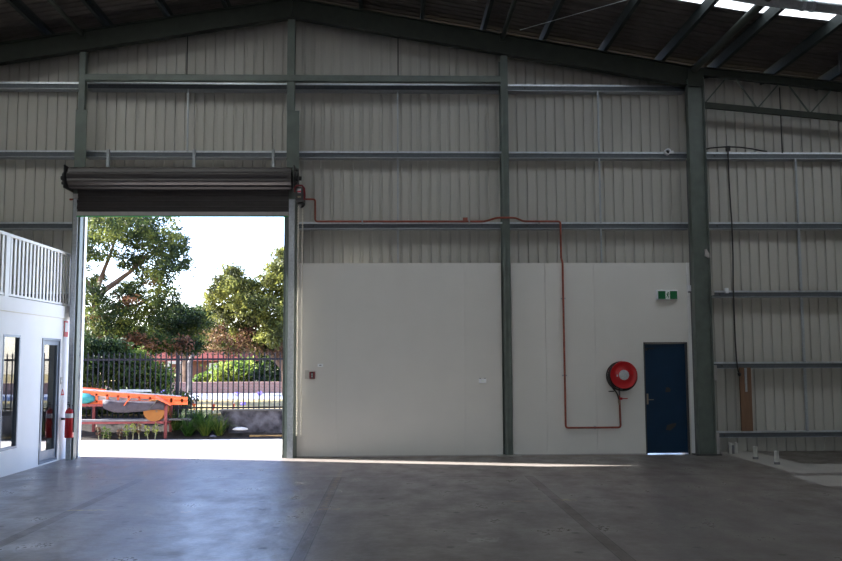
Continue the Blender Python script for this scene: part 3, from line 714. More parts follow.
# window_1
w1 = bpy.data.objects.new('window_1', None); COL.objects.link(w1); w1.location = (XP, WY[0], WY[2]); w1['kind'] = 'structure'
def frame_y(y0, y1, z0, z1, t, xa, xb, bt=None):
    bt = bt or t; return MB().box(xa, xb, y0, y0+t, z0, z1).box(xa, xb, y1-t, y1, z0, z1).box(xa, xb, y0+t, y1-t, z1-t, z1).box(xa, xb, y0+t, y1-t, z0, z0+bt)
part(frame_y(*WY[:2], WY[2], WY[3], .035, XP-.07, XP+.006), 'window_frame', 'blue_grey_frame', w1)
part(MB().box(XP-.036, XP-.03, WY[0]+.03, WY[1]-.03, WY[2]+.03, WY[3]-.03), 'pane', 'glass', w1)
# door_3: glazed office door
d3 = bpy.data.objects.new('door_3', None); COL.objects.link(d3); d3.location = (XP, DY[0], 0); d3['kind'] = 'structure'
part(frame_y(DY[0], DY[1], DY[2], DY[3], .04, XP-.09, XP+.012), 'door_frame', 'blue_grey_frame', d3)
lf = part(frame_y(DY[0]+.045, DY[1]-.045, DY[2]+.045, DY[3]-.045, .07, XP-.05, XP-.005, .16), 'door_leaf', 'blue_grey_frame', d3)
part(MB().box(XP-.033, XP-.027, DY[0]+.10, DY[1]-.10, DY[2]+.19, DY[3]-.10), 'pane', 'glass', lf)
part(MB().tube(bend([(XP-.005, DY[1]-.08, 1.0), (XP+.04, DY[1]-.08, 1.0), (XP+.04, DY[1]-.17, 1.0)], .02), .009, 8), 'handle', 'chrome', lf, smooth=True)
# office inside: table under a silvery cloth with two jars
MB().box(XL+.12, XP-.12, YO0+.1, YO1, -.001, .01).build('floor', 'office', kind='structure')
ot = thing('side_table', 'small table under a silvery cloth behind the office window', 'table', (XP-.45, -2.2, .01))
mb = MB(); n = 40; cyx, cyy = XP-.45, -2.15
prof = []
for i in range(n):
    t = 2*PI*i/n; prof.append(t)
vs = []; fs = []
for k, (s, z, wv) in enumerate(((.0, .90, 0), (.98, .90, 0), (1.0, .885, 0), (1.04, .6, .03), (1.08, .3, .05), (1.12, .02, .06))):
    for t in prof:
        c_, s_ = math.cos(t), math.sin(t); q_ = max(abs(c_), abs(s_)); R_ = .26/q_*s*(1+wv*math.sin(7*t))
        vs.append((cyx+R_*c_, cyy+R_*s_*1.1, z))
for k in range(5): fs += [(k*n+j, k*n+(j+1) % n, (k+1)*n+(j+1) % n, (k+1)*n+j) for j in range(n)]
part(MB().add(vs, fs), 'cloth', 'cloth', ot, smooth=True)
part(MB().box(cyx-.25, cyx+.25, cyy-.27, cyy+.27, .86, .885), 'table_top', 'timber', ot)
for j, (dy, lab) in enumerate(((-.11, 'wax-filled glass jar on the cloth, nearer the window frame hinge'), (.13, 'wax-filled glass jar on the cloth, nearer the glazed door'))):
    jr = thing('jar', lab, 'jar', (cyx+.1, cyy+dy, .9), 'jars on the cloth covered table')
    part(MB().lathe([(0, 0), (.05, 0), (.052, .11), (0, .11)], (cyx+.1, cyy+dy, .902), n=14), 'wax', 'wax', jr, smooth=True)
    part(MB().lathe([(.052, .11), (.052, .15), (.035, .17), (.035, .20), (0, .20)], (cyx+.1, cyy+dy, .902), n=14), 'lid', 'plastic_white', jr, smooth=True)
# balustrade
bl = thing('balustrade', 'white picket balustrade along the mezzanine edge above the office', 'balustrade', (XP-.03, YO0, ZF))
part(MB().box(XP-.04, XP-.0, YO0+.05, YO1+.03, 3.755, 3.805), 'top_rail', 'white_paint', bl, bevel=.005)
part(MB().box(XP-.045, XP-.015, YO0+.05, YO1+.01, ZF+.05, ZF+.085), 'bottom_rail', 'white_paint', bl)
y = YO1-.02; k = 0
posts = [-2.62, -5.3, -8.0]
while y > YO0+.1:
    if not any(abs(y-p) < .09 for p in posts):
        part(MB().box(XP-.036, XP-.022, y-.034, y+.034, ZF+.06, 3.76), 'baluster', 'white_paint', bl)
    y -= .151
for p in posts: part(MB().box(XP-.055, XP-.005, p-.07, p+.07, ZF+.03, 3.76), 'post', 'white_paint', bl)

# fire extinguisher on the partition
ey = -.16; ex = XP+.145
e_ = thing('fire_extinguisher', 'red fire extinguisher hung on the white office wall beside the glazed door', 'extinguisher', (ex, ey, .42))
part(MB().lathe([(0, 0), (.07, 0), (.078, .012), (.078, .46), (.062, .50), (.03, .53), (.025, .55), (0, .55)], (ex, ey, .40), n=24), 'cylinder', 'red_paint', e_, smooth=True)
part(MB().lathe([(.0795, 0), (.0795, .08)], (ex, ey, .76), n=24), 'label_band', 'plastic_white', e_, smooth=True)
part(MB().lathe([(.022, 0), (.028, .01), (.028, .05), (0, .05)], (ex, ey, .95), n=12).box(ex-.012, ex+.012, ey-.10, ey+.03, 1.0, 1.02).box(ex-.012, ex+.012, ey-.09, ey+.02, 1.035, 1.05), 'valve_handle', 'black', e_)
part(MB().tube(bend([(ex, ey+.02, .98), (ex+.06, ey-.0, .98), (ex+.088, ey-.02, .85), (ex+.088, ey-.02, .50)], .04), .010, 8), 'hose', 'black', e_, smooth=True)
part(MB().box(XP, XP+.07, ey-.015, ey+.015, .72, .76), 'wall_hook', 'dark_metal', e_)
s1 = thing('extinguisher_sign', 'tall narrow red and white sign high on the office wall', 'sign', (XP, -.13, 2.3))
part(MB().box(XP, XP+.012, -.19, .0, 2.24, 2.53), 'board', 'sign_red', s1, bevel=.003); part(MB().box(XP+.012, XP+.015, -.16, -.03, 2.33, 2.50), 'white_field', 'plastic_white', s1)
s2 = thing('extinguisher_notice', 'small red triangle notice just above the fire extinguisher', 'sign', (XP, -.13, 1.15))
part(MB().box(XP, XP+.004, -.26, -.06, 1.08, 1.30), 'board', 'plastic_white', s2)
part(MB().add([(XP+.006, -.25, 1.17), (XP+.006, -.07, 1.17), (XP+.006, -.16, 1.295), (XP+.006, -.20, 1.195), (XP+.006, -.12, 1.195), (XP+.006, -.16, 1.255)], [(0, 1, 4, 3), (1, 2, 5, 4), (2, 0, 3, 5)]), 'triangle', 'sign_red', s2)
ls = thing('light_switch', 'small pale light switch on the office wall beside the glazed door', 'switch', (XP, -.24, 1.43))
part(MB().box(XP, XP+.010, -.275, -.205, 1.37, 1.50), 'plate', 'pvc', ls); part(MB().box(XP+.01, XP+.015, -.25, -.23, 1.42, 1.45), 'rocker', 'plastic_white', ls)

# ------------------------------------------------------------------ outdoors
ZG = .50
MB().box(-60, 60, .45, 4.0, -.25, -.002).build('apron', 'apron', kind='structure')
MB().box(-60, 60, YF-30, YF, -.25, -.01).build('forecourt', 'apron', kind='structure')
# soil bed rising to the fence
gb_ = MB()
nx, ny = 90, 8; vs = []; fs = []
for j in range(ny):
    for i in range(nx):
        x = -30+60*i/(nx-1); t = j/(ny-1); y = 4.0+1.3*t
        vs.append((x, y, max(-.01, (ZG-.02)*max(0, (t-.35)/.65)+.03*math.sin(x*5+j)*math.sin(j*2.1)*(t > 0))))
for j in range(ny-1): fs += [(j*nx+i, j*nx+i+1, (j+1)*nx+i+1, (j+1)*nx+i) for i in range(nx-1)]
gb_.add(vs, fs).build('garden_bed', 'soil', kind='structure', smooth=True)
MB().box(-60, 60, 5.3, 13.8, -.2, ZG).build('verge', 'far_ground', kind='structure')
MB().box(-60, 60, 13.8, 20.0, -.2, ZG+.01).build('footpath', 'footpath', kind='structure')
MB().box(-60, 60, 20.0, 90, -.2, ZG-.02).build('ground', 'far_ground', kind='structure')
# stone retaining wall with slanting end
a = at(220, 411, 4.62); b = at(231, 437.5, 4.62)
nx = 60; vs = []; fs = []
prof = [(a.x, a.z), (3.0, a.z), (3.0, -.05), (b.x, -.05)]
rw = thing('retaining_wall', 'dark grey stone retaining wall under the black picket fence', 'wall', (0, 4.7, 0))
part(MB().prism(prof, 4.62, 4.95, 'y'), 'stonework', 'stone', rw); part(MB().box(a.x-.02, 3.0, 4.60, 4.97, a.z, a.z+.03), 'coping', 'dark_metal', rw)
# brick garden wall beyond the street
bw = at(180, 383.5, 20.0); tag(MB().box(-25, 12, 19.9, 20.15, ZG-.05, bw.z).box(-25, 12, 19.87, 20.18, bw.z, bw.z+.05).build('brick_wall', 'brick', origin=(-5, 20, ZG)), 'low pinkish brick garden wall across the street', 'wall')
# picket fence
fc = thing('picket_fence', 'black steel picket fence outside beyond the roller door', 'fence', (-6, 4.8, .6))
pit = at(200, 380, 4.8).x-at(194.8, 380, 4.8).x
zr = at(200, 359.3, 4.8).z; ztp = at(200, 352.3, 4.8).z; xs0 = at(83, 352, 4.8).x
part(MB().box(xs0-3, 2.5, 4.785, 4.815, zr-.024, zr+.024), 'rail', 'fence_black', fc)
part(MB().box(xs0-3, 2.5, 4.785, 4.815, .66, .70), 'rail', 'fence_black', fc)
n_ = 0; x = xs0-pit*8; pxp = at(177.7, 380, 4.8).x
while n_ < 66:
    z0 = .60 if x > a.x else .38
    part(MB().box(x-.013, x+.013, 4.787, 4.813, z0, ztp-.03).add([(x-.010, 4.79, ztp-.03), (x+.010, 4.79, ztp-.03), (x+.010, 4.81, ztp-.03), (x-.010, 4.81, ztp-.03), (x, 4.8, ztp+.01)], [(0, 1, 4), (1, 2, 4), (2, 3, 4), (3, 0, 4)]), 'picket', 'fence_black', fc)
    x += pit; n_ += 1
for px_ in (pxp, pxp+2.4+2.0, pxp-2.6): part(MB().box(px_-.035, px_+.035, 4.76, 4.84, .3, zr+.10), 'post', 'fence_black', fc)

# steel stillage with ladders
rk = thing('steel_rack', 'low rusty red steel rack standing on the garden edge', 'rack', (-6, 4.4, 0))
Y0, Y1 = 4.25, 4.72
xl, xr = at(93.5, 430, Y1).x, at(165.5, 430, Y0).x; XLL = xr-3.4
ztop = at(165, 404.5, Y0).z; zsh = at(165, 422, Y0).z
for x, y in ((xr, Y0), (xr, Y1), (xl, Y1), (XLL, Y0), (XLL, Y1)): part(MB().box(x-.03, x+.03, y-.03, y+.03, -.02, ztop), 'leg', 'rust_red', rk)
for z in (ztop, zsh):
    for y in (Y0, Y1): part(MB().box(XLL, xr, y-.03, y+.03, z-.035, z+.015), 'rail', 'rust_red', rk)
    for x in (xr, xl, XLL): part(MB().box(x-.03, x+.03, Y0, Y1, z-.035, z+.015), 'crossbar', 'rust_red', rk)
def shp(pts_, Y, dep): return MB().prism([(at(x, y, Y).x, at(x, y, Y).z) for x, y in pts_], Y, Y+dep, 'y')
# planks on the lower shelf
for (x0p, x1p, ya, lab, yy) in ((78, 150, 417.5, 'grey plank lying on the lower shelf of the red rack, outer one', Y0-.01), (100, 190, 418.5, 'grey plank on the lower shelf sticking out past the end leg', Y0+.26)):
    A = at(x0p, ya, yy); B = at(x1p, ya, yy)
    z = zsh+.018; tag(MB().box(A.x, B.x, yy, yy+.2, z, z+.045).build('plank', 'plank_grey', origin=((A.x+B.x)/2, yy, z)), lab, 'plank', 'planks on the lower shelf')
# log
lg = at(154, 409, Y0-.02); R_ = .25
lo = thing('log_round', 'thick sawn log lying on the lower shelf of the red rack', 'log', (lg.x, Y0, zsh))
lzc = zsh+.018+R_
part(MB().lathe([(0, 0), (R_, 0), (R_+.005, .02), (R_, .44), (0, .44)], (lg.x, Y0-.02, lzc), (0, 1, 0), 28), 'trunk', 'log_wood', lo, smooth=True)
part(MB().lathe([(0, 0), (.028, 0), (.028, .004), (0, .004)], (lg.x+.06, Y0-.02, lzc-.02), (0, -1, 0), 12), 'heart_crack', 'trunk', lo)
# tarp draped over the front rail
def drape(pts_top, pts_bot, Y, name, m, lab, cat, depth=.40):
    n = len(pts_top); vs = []; fs = []
    rows = []
    rows.append([(at(x, y, Y).x, Y+depth, at(x, y, Y).z+.02) for x, y in pts_top])
    rows.append([(at(x, y, Y).x, Y+.03, at(x, y, Y).z+.035) for x, y in pts_top])
    rows.append([(at(x, y, Y).x, Y-.02, at(x, y, Y).z+.0) for x, y in pts_top])
    for t in (.33, .66, 1):
        rows.append([(at(x0*(1-t)+x1*t, y0*(1-t)+y1*t, Y).x, Y-.03-.02*math.sin(i*1.9+t*3), at(x0*(1-t)+x1*t, y0*(1-t)+y1*t, Y).z) for i, ((x0, y0), (x1, y1)) in enumerate(zip(pts_top, pts_bot))])
    for r_ in rows: vs += r_
    for j in range(len(rows)-1): fs += [(j*n+i, j*n+i+1, (j+1)*n+i+1, (j+1)*n+i) for i in range(n-1)]
    o = MB().add(vs, fs).build(name, m, smooth=True, origin=vs[0]); s_ = o.modifiers.new('solid', 'SOLIDIFY'); s_.thickness = .012
    return tag(o, lab, cat)
drape([(103, 401.5), (110, 402), (118, 402.5), (126, 402.8), (134, 403), (142, 403.2), (150, 403.2), (158, 403), (165, 403)],
      [(104, 408), (111, 411.5), (118, 412.5), (126, 412.5), (134, 412), (142, 411.5), (150, 410), (158, 409.5), (164, 410)], Y0-.04, 'tarpaulin', 'tarp', 'grey tarpaulin draped over the front rail of the red rack', 'tarp')
# teal bag
tb = at(84, 400, Y0+.1)
tag(MB().lathe([(0, 0), (.16, .02), (.26, .08), (.25, .16), (.12, .24), (0, .25)], (tb.x, tb.y, ztop+.02), n=20).build('bag', 'teal', smooth=True, origin=(tb.x, tb.y, ztop+.02)), 'teal cloth bag lying on top of the red rack', 'bag')
bb = at(84, 396, Y0+.1)
# boards under ladders
A = at(88, 403, Y0+.24); B = at(168, 403, Y0+.24)
tag(MB().box(A.x, B.x, Y0+.24, Y0+.30, ztop+.017, ztop+.20).build('board', 'white_paint', origin=(A.x, Y0+.24, ztop)), 'pale board standing on edge behind the orange ladder', 'board')
# orange ladder on its edge, with silver ladder section on top
def ladder(name, lab, pA, pB, qA, qB, Y, wrail, mr, mg, n, fl=.05):
    A_, B_, A2, B2 = at(*pA, Y), at(*pB, Y), at(*qA, Y), at(*qB, Y); r = thing(name, lab, 'ladder', A_, 'ladders stored on the red rack')
    for a, b in ((A_, B_), (A2, B2)): part(MB().bar(a, b, .035, wrail), 'stile', mr, r)
    for i in range(n):
        t = (i+.5)/n; part(MB().bar(A_.lerp(B_, t), A2.lerp(B2, t), fl, .035), 'rung', mg, r)
    return r
ladder('ladder', 'orange ladder lying on its edge on top of the red rack', (70, 391.8), (187.5, 399.3), (70, 402.5), (187.5, 402.6), Y0+.12, .10, 'orange', 'orange', 11)
ladder('ladder', 'silver ladder lying above the orange one', (72, 388.6), (181, 396.4), (72, 390.4), (181, 397.6), Y0+.18, .035, 'silver', 'silver', 7)
ladder('ladder', 'thin orange ladder rail topmost on the stack', (68, 386.4), (106, 389.8), (68, 388.2), (106, 391), Y0+.28, .03, 'orange', 'orange', 3)
A = at(120, 390.5, Y0+.34); B = at(151, 390.7, Y0+.34)
tag(MB().bar(A, B, .08, .05).build('metal_channel', 'silver', origin=A), 'short silver channel resting behind the ladders', 'channel')
for (p, q, w, m_, lab) in (((124, 405.5), (131.5, 396), .055, 'orange', 'short orange strut leaning over the tarpaulin'), ((149, 409.5), (158.5, 398.5), .06, 'dark_metal', 'dark strut with pale edge slanting over the log'), ((155, 396.5), (171, 404.5), .10, 'orange', 'orange plastic strip slanting down at the rack end')):
    A, B = at(*p, Y0-.10), at(*q, Y0-.04); tag(MB().bar(A, B, .02, w, (0, 1, .3)).build('strut', m_, origin=A), lab, 'strut')
A = at(149.7, 409, Y0-.12); B = at(159, 398.0, Y0-.06)
# orange markers on the verge
for x, y, s, lab in ((194, 409, .9, 'orange and white marker hanging on the fence pickets'), (213.3, 409.5, 1.0, 'orange pennant marker beyond the fence, beside the strappy plants'), (233.5, 409, .7, 'small orange marker beyond the fence above the stone wall')):
    p = at(x, y-2, 5.6); r = thing('marker_flag', lab, 'marker', (p.x, 5.6, ZG), 'orange markers along the fence')
    w = .045*s
    part(MB().add([(p.x-w, 5.6, p.z+.08), (p.x+w, 5.6, p.z+.08), (p.x, 5.6, p.z-.09), (p.x-w, 5.63, p.z+.08), (p.x+w, 5.63, p.z+.08), (p.x, 5.63, p.z-.09)], [(0, 1, 2), (5, 4, 3), (0, 3, 4, 1), (1, 4, 5, 2), (2, 5, 3, 0)]), 'flag', 'orange', r)
    part(MB().tube([(p.x, 5.615, ZG-.02), (p.x, 5.615, p.z+.16)], .006, 6), 'stake', 'plastic_white', r)

# ---- foliage
def leaves(blobs, n, size, shell=.45, flat=1.0, clump=34):
    """blobs: (centre, rx, ry, rz). n leaves as small folded quads."""
    vol = np.array([b[1]*b[2]*b[3] for b in blobs])**(2/3); pk_ = vol/vol.sum()
    idx = RNG.choice(len(blobs), n, p=pk_)
    C = np.array([tuple(b[0]) for b in blobs])[idx]; R = np.array([b[1:4] for b in blobs])[idx]
    if n > 1000:      # twig clusters first, then leaves around each
        k = max(20, int(n/clump)); ci = RNG.choice(len(blobs), k, p=pk_); cd_ = RNG.normal(size=(k, 3)); cd_ /= np.linalg.norm(cd_, axis=1)[:, None]
        BC = np.array([tuple(b[0]) for b in blobs])[ci]; BR = np.array([b[1:4] for b in blobs])[ci]
        cc_ = BC+cd_*BR*(shell+(1.06-shell)*RNG.random(k)**.7)[:, None]
        j = RNG.integers(0, k, n); P = cc_[j]+RNG.normal(size=(n, 3))*size*np.array([2.2, 2.2, 1.3])
    else:
        d = RNG.normal(size=(n, 3)); d /= np.linalg.norm(d, axis=1)[:, None]
        P = C+d*R*(shell+(1-shell)*RNG.random(n)**.6)[:, None]
    u = RNG.normal(size=(n, 3)); u[:, 2] *= flat; u /= np.linalg.norm(u, axis=1)[:, None]
    w = np.cross(u, RNG.normal(size=(n, 3))); w /= np.linalg.norm(w, axis=1)[:, None]
    s = size*(.6+.8*RNG.random(n))[:, None]; nn = np.cross(u, w)
    V = np.stack([P-u*s, P+w*s*.42+nn*s*.1, P+u*s, P-w*s*.42+nn*s*.1], 1).reshape(-1, 3)
    return V
def foliage_obj(name, V, m, parent=None, stuff=False):
    n = len(V)//4; me = bpy.data.meshes.new(name); me.vertices.add(len(V)); me.vertices.foreach_set('co', V.astype('f').ravel())
    me.loops.add(n*4); me.loops.foreach_set('vertex_index', np.arange(n*4, dtype='i')); me.polygons.add(n)
    me.polygons.foreach_set('loop_start', np.arange(0, n*4, 4, dtype='i')); me.polygons.foreach_set('loop_total', np.full(n, 4, dtype='i'))
    me.update(calc_edges=True); me.validate(); me.materials.append(MATS[m]); o = bpy.data.objects.new(name, me); COL.objects.link(o)
    if parent: o.parent = parent
    return o
def sub(V, loc): return V-np.array(tuple(loc))
def tree(lab, base, limbs, blobs, n, size, lm, tm='trunk', cat='tree', name='tree', extra=None):
    r = thing(name, lab, cat, base)
    b_ = Vector(base); mb = MB()
    for L_ in limbs: mb.tube([p for p, _ in L_], [q for _, q in L_], 8)
    part(mb, 'trunk', tm, r, smooth=True)
    foliage_obj('foliage', sub(leaves(blobs, n, size), b_), lm, r)
    if extra:
        for nm, bl_, n2, s2, m2 in extra: foliage_obj(nm, sub(leaves(bl_, n2, s2), b_), m2, r)
    return r
def B_(x, y, Y, rp, ry=None, rz=None):
    """blob from a position and a radius in metres seen at depth Y"""
    k = (Y+D)/F; c = at(x, y, Y); return (c, rp*k, (ry or rp)*k, (rz or rp)*k)
# big gum tree on the office side
T = 12.0
A_ = [(60, 240, 14, 30), (92, 228, 12, 22), (112, 224, 10, 24), (135, 226, 12, 22), (155, 232, 11, 24), (170, 242, 13, 20), (178, 262, 12, 14), (188, 318, 13, 14), (200, 324, 13, 11), (178, 335, 13, 14), (192, 338, 13, 10), (150, 340, 12, 14), (165, 272, 11, 18), (150, 262, 13, 20), (128, 256, 12, 18), (98, 250, 11, 16), (88, 262, 12, 10), (86, 282, 12.5, 8), (100, 280, 12.5, 8),
      (150, 292, 12, 22), (168, 298, 11, 16), (125, 292, 13, 14), (90, 296, 11, 16), (68, 290, 12, 22), (108, 318, 11, 22), (85, 330, 12, 20), (135, 322, 12, 24), (160, 322, 13, 22), (120, 208, 14, 22), (85, 205, 13, 22), (150, 210, 13, 18), (45, 310, 13, 24)]
bl_ = [B_(x, y, Y, r, r*1.3, r*.85) for x, y, Y, r in A_]
g0 = at(88, 390, T); g0.z = ZG
lim = [[(Vector((g0.x, T, ZG-.05)), .22), (at(90, 350, T), .18), (at(97, 320, T), .15), (at(95, 295, T), .12)],
       [(at(95, 297, T), .11), (at(112, 285, T), .09), (at(130, 272, T), .07), (at(146, 255, T), .04)],
       [(at(95, 295, T), .10), (at(104, 270, T), .07), (at(112, 250, T), .05), (at(118, 225, T), .03)],
       [(at(97, 320, T), .12), (at(118, 312, T), .08), (at(145, 302, T), .05), (at(165, 290, T), .03)],
       [(at(92, 340, T), .13), (at(115, 326, T), .09), (at(140, 318, T), .05)], [(at(95, 295, T), .09), (at(80, 270, T), .05), (at(70, 245, T), .03)]]
tree('large dark leafy tree filling the office side of the doorway', g0, lim, bl_, 64000, .052, 'leaf_gum', extra=[('rusty_foliage', [B_(x, y, T-1, r, r, r*.6) for x, y, r in ((100, 315, 12), (150, 280, 9), (92, 325, 10), (125, 300, 9), (175, 350, 12), (160, 345, 8), (185, 345, 9), (140, 340, 10))], 1100, .06, 'leaf_rusty'), ('low_foliage', [B_(x, y, T-.5, r, r, r*.7) for x, y, r in ((155, 345, 12), (175, 346, 12), (190, 347, 9), (135, 343, 11))], 6000, .052, 'leaf_dark')])
# second tree, leaning pale trunk
T = 17.0
A_ = [(232, 278, 17, 14), (222, 288, 16, 12), (215, 300, 17, 10), (245, 290, 18, 14), (262, 292, 17, 16), (278, 275, 16, 16), (288, 262, 17, 16), (300, 270, 18, 22), (250, 308, 16, 16), (232, 312, 17, 14), (272, 310, 16, 16), (290, 300, 17, 16), (275, 332, 16, 15), (262, 345, 17, 10), (248, 326, 17.5, 12), (238, 334, 17.5, 10), (292, 330, 17, 16), (305, 300, 18, 22), (220, 325, 18, 10)]
bl_ = [B_(x, y, Y, r, r*1.3, r*.9) for x, y, Y, r in A_]
g0 = at(290, 392, T); g0.z = ZG
lim = [[(Vector((g0.x, T, ZG-.05)), .3), (at(288, 370, T), .26), (at(278, 345, T), .2), (at(262, 320, T), .12), (at(245, 295, T), .06)],
       [(at(278, 345, T), .16), (at(285, 315, T), .1), (at(282, 285, T), .05)], [(at(262, 320, T), .1), (at(240, 318, T), .07), (at(222, 305, T), .04)], [(at(288, 370, T), .2), (at(270, 352, T), .13), (at(250, 350, T), .08)]]
tree('yellow-green spreading tree beside the roller door guide on the chain side', g0, lim, bl_, 46000, .062, 'leaf_olive', extra=[('rusty_foliage', [B_(x, y, T-.5, r, r, r*.6) for x, y, r in ((225, 335, 14), (245, 345, 12), (255, 328, 10), (262, 350, 10), (210, 345, 12), (232, 350, 12), (285, 350, 10), (200, 330, 8))], 1900, .06, 'leaf_rusty'), ('low_foliage', [B_(x, y, T+.6, r, r, r*.6) for x, y, r in ((212, 343, 12), (232, 346, 12), (250, 341, 11), (268, 347, 11), (198, 345, 9), (285, 345, 9))], 7000, .06, 'leaf_gum')])
# pale dead limb rising from behind the house roof
g0 = at(190, 394, 18); g0.z = ZG
tree('pale bare leaning limb between the two leafy trees', g0, [[(Vector((g0.x, 18, ZG-.05)), .11), (at(189, 365, 18), .10), (at(195, 350, 18), .09), (at(210, 338, 18), .075), (at(230, 330, 18), .055), (at(250, 320, 18), .03)], [(at(210, 338, 18), .05), (at(225, 342, 18), .04), (at(245, 340, 18), .02)]], [B_(205, 325, 18, 8, 8, 5), B_(225, 340, 18, 6, 6, 4)], 500, .09, 'leaf_gum', 'pale_trunk', name='leaning_tree')
# dark mid tree
T = 27.0
bl_ = [B_(x, y, T, r, r*1.2, r*.9) for x, y, r in ((180, 318, 14), (195, 322, 15), (205, 316, 11), (170, 330, 14), (188, 338, 14), (160, 335, 12), (203, 334, 9), (215, 312, 7))]
g0 = at(185, 392, T); g0.z = ZG
tree('darker round tree further back between the two larger trees', g0, [[(Vector((g0.x, T, ZG-.05)), .2), (at(186, 350, T), .14), (at(190, 325, T), .07)]], bl_, 20000, .085, 'leaf_dark')
# hedge and bushes
def bush(lab, x, y, Y, r, n, size, lm, ry=None, rz=None, more=()):
    bl = [B_(x, y, Y, r, ry, rz)]+[B_(a, b, Y, c, ry, rz) for a, b, c in more]; c = bl[0][0]; base = Vector((c.x, c.y, ZG))
    rt = thing('bush', lab, 'bush', base); foliage_obj('foliage', sub(leaves(bl, n, size, .3), base), lm, rt)
    part(MB().tube([(c.x, c.y, ZG-.05), (c.x, c.y, c.z)], .04, 6).tube([(c.x, c.y, ZG), (c.x+.3, c.y, c.z)], .03, 6), 'stem', 'trunk', rt); return rt
bush('dark dense bush behind the fence, next to the office column', 92, 372, 6.6, 20, 5200, .06, 'leaf_dark', 14, 22, ((78, 372, 16), (80, 350, 14), (100, 355, 12)))
bush('dark dense bush behind the fence above the orange ladder', 122, 374, 6.9, 18, 5200, .06, 'leaf_dark', 14, 20, ((112, 360, 14), (130, 378, 14)))
bush('mid green bush behind the fence, before the brick wall end', 150, 378, 7.2, 15, 3600, .055, 'leaf_strap', 12, 16, ((162, 382, 9), (140, 365, 10)))
bush('small dark bush behind the fat fence post', 184, 400, 6.0, 9, 1200, .045, 'leaf_dark', 8, 10, ((178, 408, 7),))
bush('bright green bush behind the brick wall', 232, 374, 22.4, 13, 2400, .10, 'leaf_bright', 12, 12, ((244, 373, 10), (222, 376, 9)))
bush('deep green bush behind the brick wall near the chain', 257, 378, 22.4, 8, 1200, .10, 'leaf_dark', 10, 8, ((266, 379, 8),))
bush('shady bush at the foot of the spreading tree', 280, 368, 22.6, 14, 2400, .10, 'leaf_dark', 12, 18, ((292, 375, 12),))
bush('yellowish low bush beyond the brick wall beside the house', 200, 380, 22.4, 7, 800, .09, 'leaf_bright', 8, 6, ((206, 378, 6),))
bush('low dark groundcover behind the fence under the orange ladder', 130, 409, 5.5, 13, 11000, .045, 'leaf_dark', 7, 15, ((82, 409, 13), (95, 410, 13), (107, 409, 12), (150, 409, 12), (170, 408, 9), (118, 410, 13), (140, 410, 12), (160, 409, 11)))
# house
hx0, hx1 = at(150, 380, 30).x, at(232, 380, 30).x
hs = thing('house', 'red roofed brick house behind the trees across the street', 'house', ((hx0+hx1)/2, 30, ZG))
ze = at(190, 360, 30).z; zp = at(190, 345, 30).z
part(MB().box(hx0, hx1, 30, 36, ZG-.03, ze), 'wall', 'house_wall', hs)
part(MB().prism([(29.4, ze-.05), (33, zp+1.0), (36.6, ze-.05)], hx0-.4, hx1+.4, 'x'), 'roof', 'roof_tile', hs)
wx0, wx1 = at(209, 370, 29.9).x, at(218, 370, 29.9).x; wz0, wz1 = at(213, 374, 29.9).z, at(213, 363, 29.9).z
wf = part(MB().box(wx0, wx1, 29.93, 30, wz0, wz1), 'window', 'plastic_white', hs); part(MB().box(wx0+.06, (wx0+wx1)/2-.03, 29.91, 29.94, wz0+.06, wz1-.06).box((wx0+wx1)/2+.03, wx1-.06, 29.91, 29.94, wz0+.06, wz1-.06), 'pane', 'cloth', wf)
vx0, vx1 = at(168, 370, 29).x, at(184, 370, 29).x
part(MB().box(vx0, vx1, 28.9, 29.6, ze-.2, ze-.05).box(vx0, vx0+.15, 28.9, 29.05, ZG, ze-.2).box(vx1-.15, vx1, 28.9, 29.05, ZG, ze-.2), 'porch', 'curb_stone', hs)
# far row of trees closing the horizon
for i, (x, y, r, lm) in enumerate(((60, 330, 40, 'leaf_dark'), (130, 345, 30, 'leaf_gum'), (215, 350, 22, 'leaf_gum'), (250, 350, 24, 'leaf_dark'), (310, 340, 34, 'leaf_dark'))):
    lab = ['distant dark tree behind the office side of the doorway', 'distant tree behind the large dark leafy tree', 'distant tree behind the house window', 'distant tree behind the bright green bush', 'distant dark tree behind the chain side of the doorway'][i]
    T = 44+i; c = at(x, y, T); base = Vector((c.x, T, ZG-.1)); k = (T+D)/F
    tree(lab, base, [[(base, .3), (c, .15)]], [(c, r*k, r*k, r*k*.55), (c+Vector((r*k*.5, 0, -.6)), r*k*.7, r*k*.7, r*k*.5), (c+Vector((-r*k*.5, 0, -.8)), r*k*.7, r*k*.7, r*k*.5)], 5000, .22, lm)
